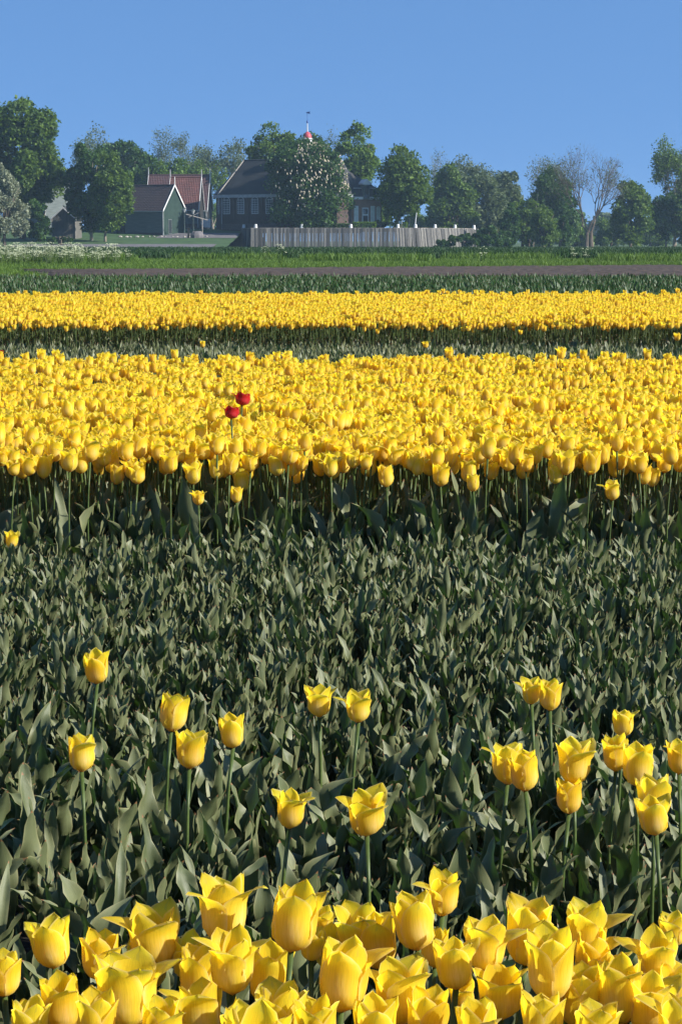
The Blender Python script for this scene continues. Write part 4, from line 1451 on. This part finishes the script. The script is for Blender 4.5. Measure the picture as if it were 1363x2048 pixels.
prs = [parsley(k) for k in range(4)]
P = jitter_grid(-32, -11.5, 104, 122, 1.0, jit=.5)
P = P[rng.random(len(P)) < np.interp(P[:, 0], [-32, -15, -11.5], [1, .9, .05])]
Q = jitter_grid(-11, 30, 108, 126, .010, jit=.5)
P = np.concatenate([P, Q])
scatter('cow_parsley', z0(P), rot_arr(len(P)), rng.uniform(.7, 1.15, len(P)), rng.integers(0, 4, len(P)), prs, kind='stuff', label='frothy cream cow parsley along the verge at left', cat='wildflowers')
# green tulips without flowers, beyond the far yellow strip
gp = [plant_proto(40 + k, 'leafdark', 5, (.28, .42), (.022, .036), (.15, .7), 2, 4, False, zb=(0, .02)) for k in range(5)]
P = jitter_grid(lambda y: -half(y) * 1.35, lambda y: half(y) * 1.35, 38, 61, 30, jit=.5)
scatter('unopened_tulips', z0(P), rot_arr(len(P)), rng.uniform(.82, 1.12, len(P)), rng.integers(0, 5, len(P)), gp, kind='stuff', label='deep green flowerless tulip bed beyond the farthest yellow strip', cat='tulip leaves')

# ------------------------------------------------------------------ tulip beds as masses
tp = [tulip_proto(k) for k in range(10)]
P = jitter_grid(lambda y: -half(y) * 1.45, lambda y: half(y) * 1.45, 21.9, 32.5, 115, jit=.5)
P = np.concatenate([P, jitter_grid(lambda y: -half(y) * 1.45, lambda y: half(y) * 1.45, 21.7, 22.3, 60, jit=.5)])
scatter('far_tulips', z0(P, .006), rot_arr(len(P)), rng.normal(.83, .05, len(P)), rng.integers(0, 10, len(P)), tp, kind='stuff', label='farthest dense strip of yellow tulips', cat='tulips')
LBED_FAR = [plant_proto(20 + k, 'leaf', 9, (.10, .17), (.008, .018), (.0, 1.1), 2, 5, zb=(.05, .16)) for k in range(6)]
P = jitter_grid(lambda y: -half(y) * 1.45, lambda y: half(y) * 1.45, 15.2, 21.4, 95, jit=.5)
scatter('topped_tulips', z0(P, .006), rot_arr(len(P)), rng.normal(1, .07, len(P)), rng.integers(0, 6, len(P)), LBED_FAR, kind='stuff', label='narrow grey green strip of headless tulips between the two yellow strips', cat='tulip leaves')

tpn = [tulip_proto(30 + k, 6, 7, 4) for k in range(10)]
MIDY0, MIDY1 = 7.72, 8.34
sideA = jitter_grid(lambda y: -half(y) * 1.6, lambda y: half(y) * 1.6, MIDY0, 10.7, 165, jit=.48)
inview = (np.abs(sideA[:, 0]) < half(sideA[:, 1]) + .05) & (sideA[:, 1] < MIDY1)
midthings = sideA[inview]
P = sideA[~inview]
B = jitter_grid(lambda y: -half(y) * 1.5, lambda y: half(y) * 1.5, 10.95, 14.8, 125, jit=.5)
B = B[rng.random(len(B)) < .9]
P = np.concatenate([P, B])
scl = rng.normal(.90, .05, len(P))
scl = np.where(P[:, 1] > 10.8, scl * .93, scl)
scatter('mid_tulips', z0(P, .006), rot_arr(len(P), .06), scl, rng.integers(0, 10, len(P)), tpn, kind='stuff', label='dense yellow tulips filling the middle strip behind its front rows', cat='tulips')

# near leafy bed: nearest 300 plants as things
LB0, LB1 = 2.95, 7.5
allp = jitter_grid(lambda y: -half(y) * 1.8, lambda y: half(y) * 1.8, LB0, LB1, 135, jit=.5)
vis = np.abs(allp[:, 0]) < half(allp[:, 1]) + .06
cand = allp[vis]
order = np.argsort(cand[:, 1])
near = cand[order[:300]]
rest = np.concatenate([cand[order[300:]], allp[~vis]])
LBED = [plant_proto(k, 'leaf', 10, (.075, .155), (.0075, .0185), (.0, 1.2), 4, 8, wave=3.0, fold=(.3, 1.0), zb=(.09, .21)) for k in range(16)]
fartail = jitter_grid(lambda y: -half(y) * 1.5, lambda y: half(y) * 1.5, 4.4, LB1, 90, jit=.5)
fartail2 = jitter_grid(lambda y: -half(y) * 1.5, lambda y: half(y) * 1.5, 5.2, LB1, 70, jit=.5)
rest = np.concatenate([rest, fartail, fartail2])
scatter('topped_tulips', z0(rest, .02), rot_arr(len(rest)), rng.normal(.84, .09, len(rest)), rng.integers(0, 16, len(rest)), LBED, kind='stuff', label='grey green headless tulip leaves of the wide strip, its farther part', cat='tulip leaves')
cut = MB().tube([(0, 0, 0), (.002, 0, .08), (.004, .002, .17)], [.0048, .0044, .004], 6).mesh('stem', M['stem'], True)
for (x, y) in near:
    root = empty('topped_tulip_plant', (x, y, 0.006), rng.uniform(0, 6.28), 'headless tulip plant with broad wavy grey green leaves in the strip behind the near flowers', 'tulip plant', 'headless tulip plants of the near leafy strip')
    a = rng.uniform(0, 6.28)
    for i in range(9):
        s_ = rng.uniform(.75, 1.15)
        link('leaf', LEAVES[int(rng.integers(28))], root, (0, 0, rng.uniform(.06, .19)), (rng.normal(0, .06), rng.normal(0, .06), a + i * 2.4 + rng.uniform(-.4, .4)), (s_, s_ * rng.uniform(.9, 1.2), s_))
    link('stem', cut, root)

# ------------------------------------------------------------------ flowering tulips as things
def place_px(px, py, wpx, zc, label, group=None, variant=None, nleaf=2, flowers=None, lh=1.0, cat='tulip', lean=None):
    """Put a tulip so that its flower centre shows at (px,py), wpx wide."""
    x, y, t = Wplane(px, py, zc)
    s = wpx / F * t / 0.073
    s = min(max(s, .55), 1.22)
    h = zc - .043 * s
    return add_tulip(x, y, h, s, 'tulip', label, group, flowers, nleaf, lean, cat, lh, variant)


G1 = 'yellow tulips of the nearest bed'
front = [  # px, py, width, centre height, label
    (8, 1958, 84, .50, 'yellow tulip cut by the left edge with a long flared petal'),
    (110, 1893, 98, .51, 'big closed yellow tulip at the left end of the near bed, dark gap below it'),
    (200, 1918, 96, .485, 'yellow tulip between the closed left one and the wide open one, slightly lower'), (312, 1880, 120, .50, 'wide open yellow tulip third from left in the back of the near bed'),
    (125, 2016, 100, .49, 'yellow tulip at the bottom left with a spiky rim, below the closed left one'), (255, 1990, 150, .50, 'widest messy yellow tulip near the bottom left'),
    (375, 1925, 84, .47, 'narrow yellow tulip half hidden left of the bent petal one'), (398, 1968, 104, .47, 'yellow tulip partly behind the bent petal one, to its lower left'),
    (446, 1832, 118, .53, 'tall open yellow tulip rising above the left half of the near bed'),
    (465, 1938, 112, .52, 'yellow tulip on a bare stem with one petal bent right, below the tall one'),
    (540, 1962, 108, .46, 'yellow tulip in the shade right of the bent petal one'), (582, 1848, 118, .545, 'large closed yellow tulip high on a stout stem at bottom centre'),
    (641, 1852, 56, .48, 'slim yellow tulip peeping out behind the large closed one at bottom centre'), (622, 1898, 58, .475, None), (555, 2036, 118, .49, 'yellow tulip at the bottom edge left of the biggest one'), (402, 2040, 108, .47, 'yellow tulip at the bottom edge right of the widest messy one'),
    (682, 1962, 132, .53, 'biggest yellow tulip at bottom centre with torn pointed petals'),
    (722, 1872, 116, .485, 'ragged yellow tulip behind the biggest one at bottom centre'), (757, 1896, 96, .48, 'yellow tulip just upper right of the biggest one'), (803, 1992, 124, .50, 'large yellow tulip with torn rim directly right of the biggest one'),
    (836, 1856, 100, .52, 'yellow tulip with a spread right petal, right of bottom centre'),
    (884, 1797, 82, .53, 'single yellow tulip standing highest above the right half of the near bed'),
    (912, 1936, 98, .515, 'yellow tulip with flaring petals on a clear stem right of bottom centre'),
    (966, 1897, 104, .52, 'closed egg shaped yellow tulip on a dark straight stem'), (1002, 1993, 104, .475, 'yellow tulip below and behind the egg shaped one'), (924, 1998, 56, .44, 'small yellow bud tulip hanging low behind a stem right of bottom centre'),
    (1050, 1872, 124, .51, 'broad yellow tulip behind the rounded one at bottom right'),
    (1100, 1945, 124, .53, 'plump rounded yellow tulip with pale sunlit belly at bottom right'),
    (1168, 1872, 108, .50, 'yellow tulip with two petals spread sideways at bottom right'),
    (1155, 2005, 112, .485, 'yellow tulip low behind the plump rounded one, to its right'), (1182, 1915, 90, .48, None), (1243, 1994, 122, .50, 'large pointed yellow tulip right of the plump rounded one at the bottom'), (1205, 1960, 90, .46, None),
    (1345, 1868, 66, .50, 'yellow tulip cut by the right edge, topmost of the near bed there'),
    (1312, 1928, 102, .50, 'open yellow tulip near the right edge just below the topmost one'), (1300, 2012, 116, .49, 'yellow tulip in the bottom right corner area, lower of two big ones'), (1350, 1985, 90, .48, None), (850, 2050, 104, .48, 'yellow tulip cut by the bottom edge below the flaring one'),
    (60, 2062, 90, .49, None), (190, 2062, 104, .5, None), (320, 2066, 100, .5, None), (480, 2074, 100, .5, None), (640, 2070, 104, .49, None),
    (745, 2066, 104, .49, None), (960, 2068, 108, .49, None), (1085, 2070, 110, .48, None), (1190, 2072, 110, .49, None), (1350, 2066, 110, .49, None),
    (660, 1905, 84, .46, None), (300, 1935, 96, .46, None), (870, 1905, 76, .46, None),
]
for px, py, w_, zc, lab in front:
    place_px(px, py, w_ * 1.0, zc, lab or 'yellow tulip crowded among others in the nearest bed', G1 if lab is None else 'tulips of the nearest bed', lh=1.0)
nfront = len(front)
G2 = 'lone yellow tulips scattered over the leafy strip'
singles = [
    (195, 1340, 57, 'lone yellow tulip, leftmost at the back of the scattered ones in the leafy strip'),
    (342, 1432, 66, 'rear one of the close left pair of yellow tulips in the leafy strip'),
    (378, 1503, 72, 'yellow tulip with petal bent right, front one of the close left pair'),
    (163, 1513, 66, 'leftmost lone yellow tulip in the middle of the leafy strip on a long stem'),
    (466, 1470, 57, 'small yellow tulip on a brownish stem, right of the close left pair'),
    (638, 1406, 60, 'left of two level yellow tulips at the centre of the leafy strip'),
    (717, 1417, 60, 'right of two level yellow tulips at the centre of the leafy strip'),
    (578, 1626, 68, 'closed yellow tulip, left of the two nearest in the centre of the leafy strip'),
    (733, 1630, 84, 'large yellow tulip with petals spread both ways near the centre of the leafy strip'),
    (1062, 1389, 46, 'left of the two small touching yellow tulips at the back right of the leafy strip'),
    (1099, 1398, 52, 'right of the two small touching yellow tulips at the back right of the leafy strip'),
    (1247, 1451, 50, 'small yellow tulip behind the cluster near the right edge'),
    (1014, 1532, 76, 'yellow tulip in front of its overlapping twin, right of centre in the leafy strip'),
    (1050, 1550, 70, 'yellow tulip half hidden behind its twin, right of centre in the leafy strip'),
    (1147, 1532, 78, 'widely open yellow tulip directly above the low one at right'),
    (1137, 1600, 62, 'low yellow tulip half behind the stem of the open one at right'),
    (1231, 1512, 66, 'yellow tulip on the left of the dense cluster near the right edge'),
    (1273, 1537, 74, 'flared yellow tulip in the middle of the cluster near the right edge'),
    (1357, 1520, 62, 'yellow tulip cut by the right picture edge above the cluster'),
    (1308, 1606, 78, 'yellow tulip directly behind the lowest one of the right hand cluster'),
    (1311, 1636, 74, 'lowest and nearest yellow tulip of the right hand cluster'),
]
for i, (px, py, w_, lab) in enumerate(singles):
    zc = .475 if py > 1600 else .455
    if 'low yellow' in lab: zc = .40
    place_px(px, py, w_ * 1.04, zc, lab, G2, nleaf=2, lh=.62)
# strays
strays = [(23, 1082, 30, .43, 'small lone yellow tulip at the left edge at the back of the leafy strip', 7.25),
          (397, 998, 27, .40, 'small low yellow tulip in the shade under the middle strip, left one', 7.58),
          (472, 993, 27, .41, 'small low yellow tulip in the shade half hidden by a stem', 7.66),
          (946, 969, 30, .43, 'short yellow tulip below the front row, right of centre', 7.55),
          (1225, 984, 34, .41, 'ragged low yellow tulip in the shade below the middle strip at right', 7.6),
          (405, 690, 11.5, .42, 'tiny lone yellow tulip in the distant leafy strip, left one', 19.4),
          (851, 690, 13, .42, 'tiny lone yellow tulip in the distant leafy strip, right of centre', 19.4),
          (1353, 674, 15, .42, 'tiny lone yellow tulip near the right edge before the farthest strip', 20.5)]
for px, py, w_, zc, lab, Y in strays:
    x, z = W(px, py, Y)
    s = w_ / F * Y / .068
    add_tulip(x, Y, z - .043 * s, s, 'tulip', lab, 'stray yellow tulips', None, 1, cat='tulip', lh=.8)
for px, py, w_, Y, lab in ((484, 802, 33, 8.9, 'crimson red tulip standing tallest among the yellow ones, upper of two'), (462, 829, 32, 8.45, 'crimson red tulip, lower left one of the two red ones'),
                           (3, 707, 11, 14.9, 'tiny dark red tulip at the left edge at the back of the middle strip')):
    x, z = W(px, py, Y)
    s = w_ / F * Y / .074
    add_tulip(x, Y, z - .029 * s, s, 'red_tulip', lab, None, FL_RED, 1, cat='tulip', lean=(.1, -.1))
used = nfront + len(singles) + len(strays) + 3
order = np.argsort(midthings[:, 1])
nmid = max(0, 300 - used)
rest_m = midthings[order[nmid:]]
for (x, y) in midthings[order[:nmid]]:
    s = rng.normal(1.03, .08)
    add_tulip(x, y, float(np.clip(rng.normal(.50, .034), .39, .57)), s, 'tulip', 'yellow tulip on a shaded stem in the front rows of the middle strip', 'yellow tulips in the front rows of the middle strip', None, 4, cat='tulip', lw=1.1, lh=1.1)
if len(rest_m):
    scatter('mid_tulips', z0(rest_m, .006), rot_arr(len(rest_m), .06), rng.normal(.90, .045, len(rest_m)), rng.integers(0, 10, len(rest_m)), tpn, kind='stuff', label='yellow tulips right behind the front rows of the middle strip', cat='tulips')
# the near bed continues outside the frame and towards the camera
P = jitter_grid(-1.6, 1.6, 1.2, 2.75, 60, jit=.45)
P = P[((np.abs(P[:, 0]) > half(P[:, 1]) + .12) | (P[:, 1] < 2.0))]
scatter('near_tulips', z0(P, .006), rot_arr(len(P), .06), rng.normal(.87, .05, len(P)), rng.integers(0, 10, len(P)), tpn, kind='stuff', label='yellow tulips of the nearest bed beyond the picture edges', cat='tulips')
# leaf cover under the near flowers
P = jitter_grid(lambda y: -half(y) - .1, lambda y: half(y) + .1, 2.0, 2.85, 110, jit=.48)
scatter('tulip_leaves', z0(P, .006), rot_arr(len(P)), rng.normal(.9, .08, len(P)), rng.integers(0, 16, len(P)), LBED, kind='stuff', label='grey green tulip leaves beneath the nearest flowers', cat='tulip leaves')
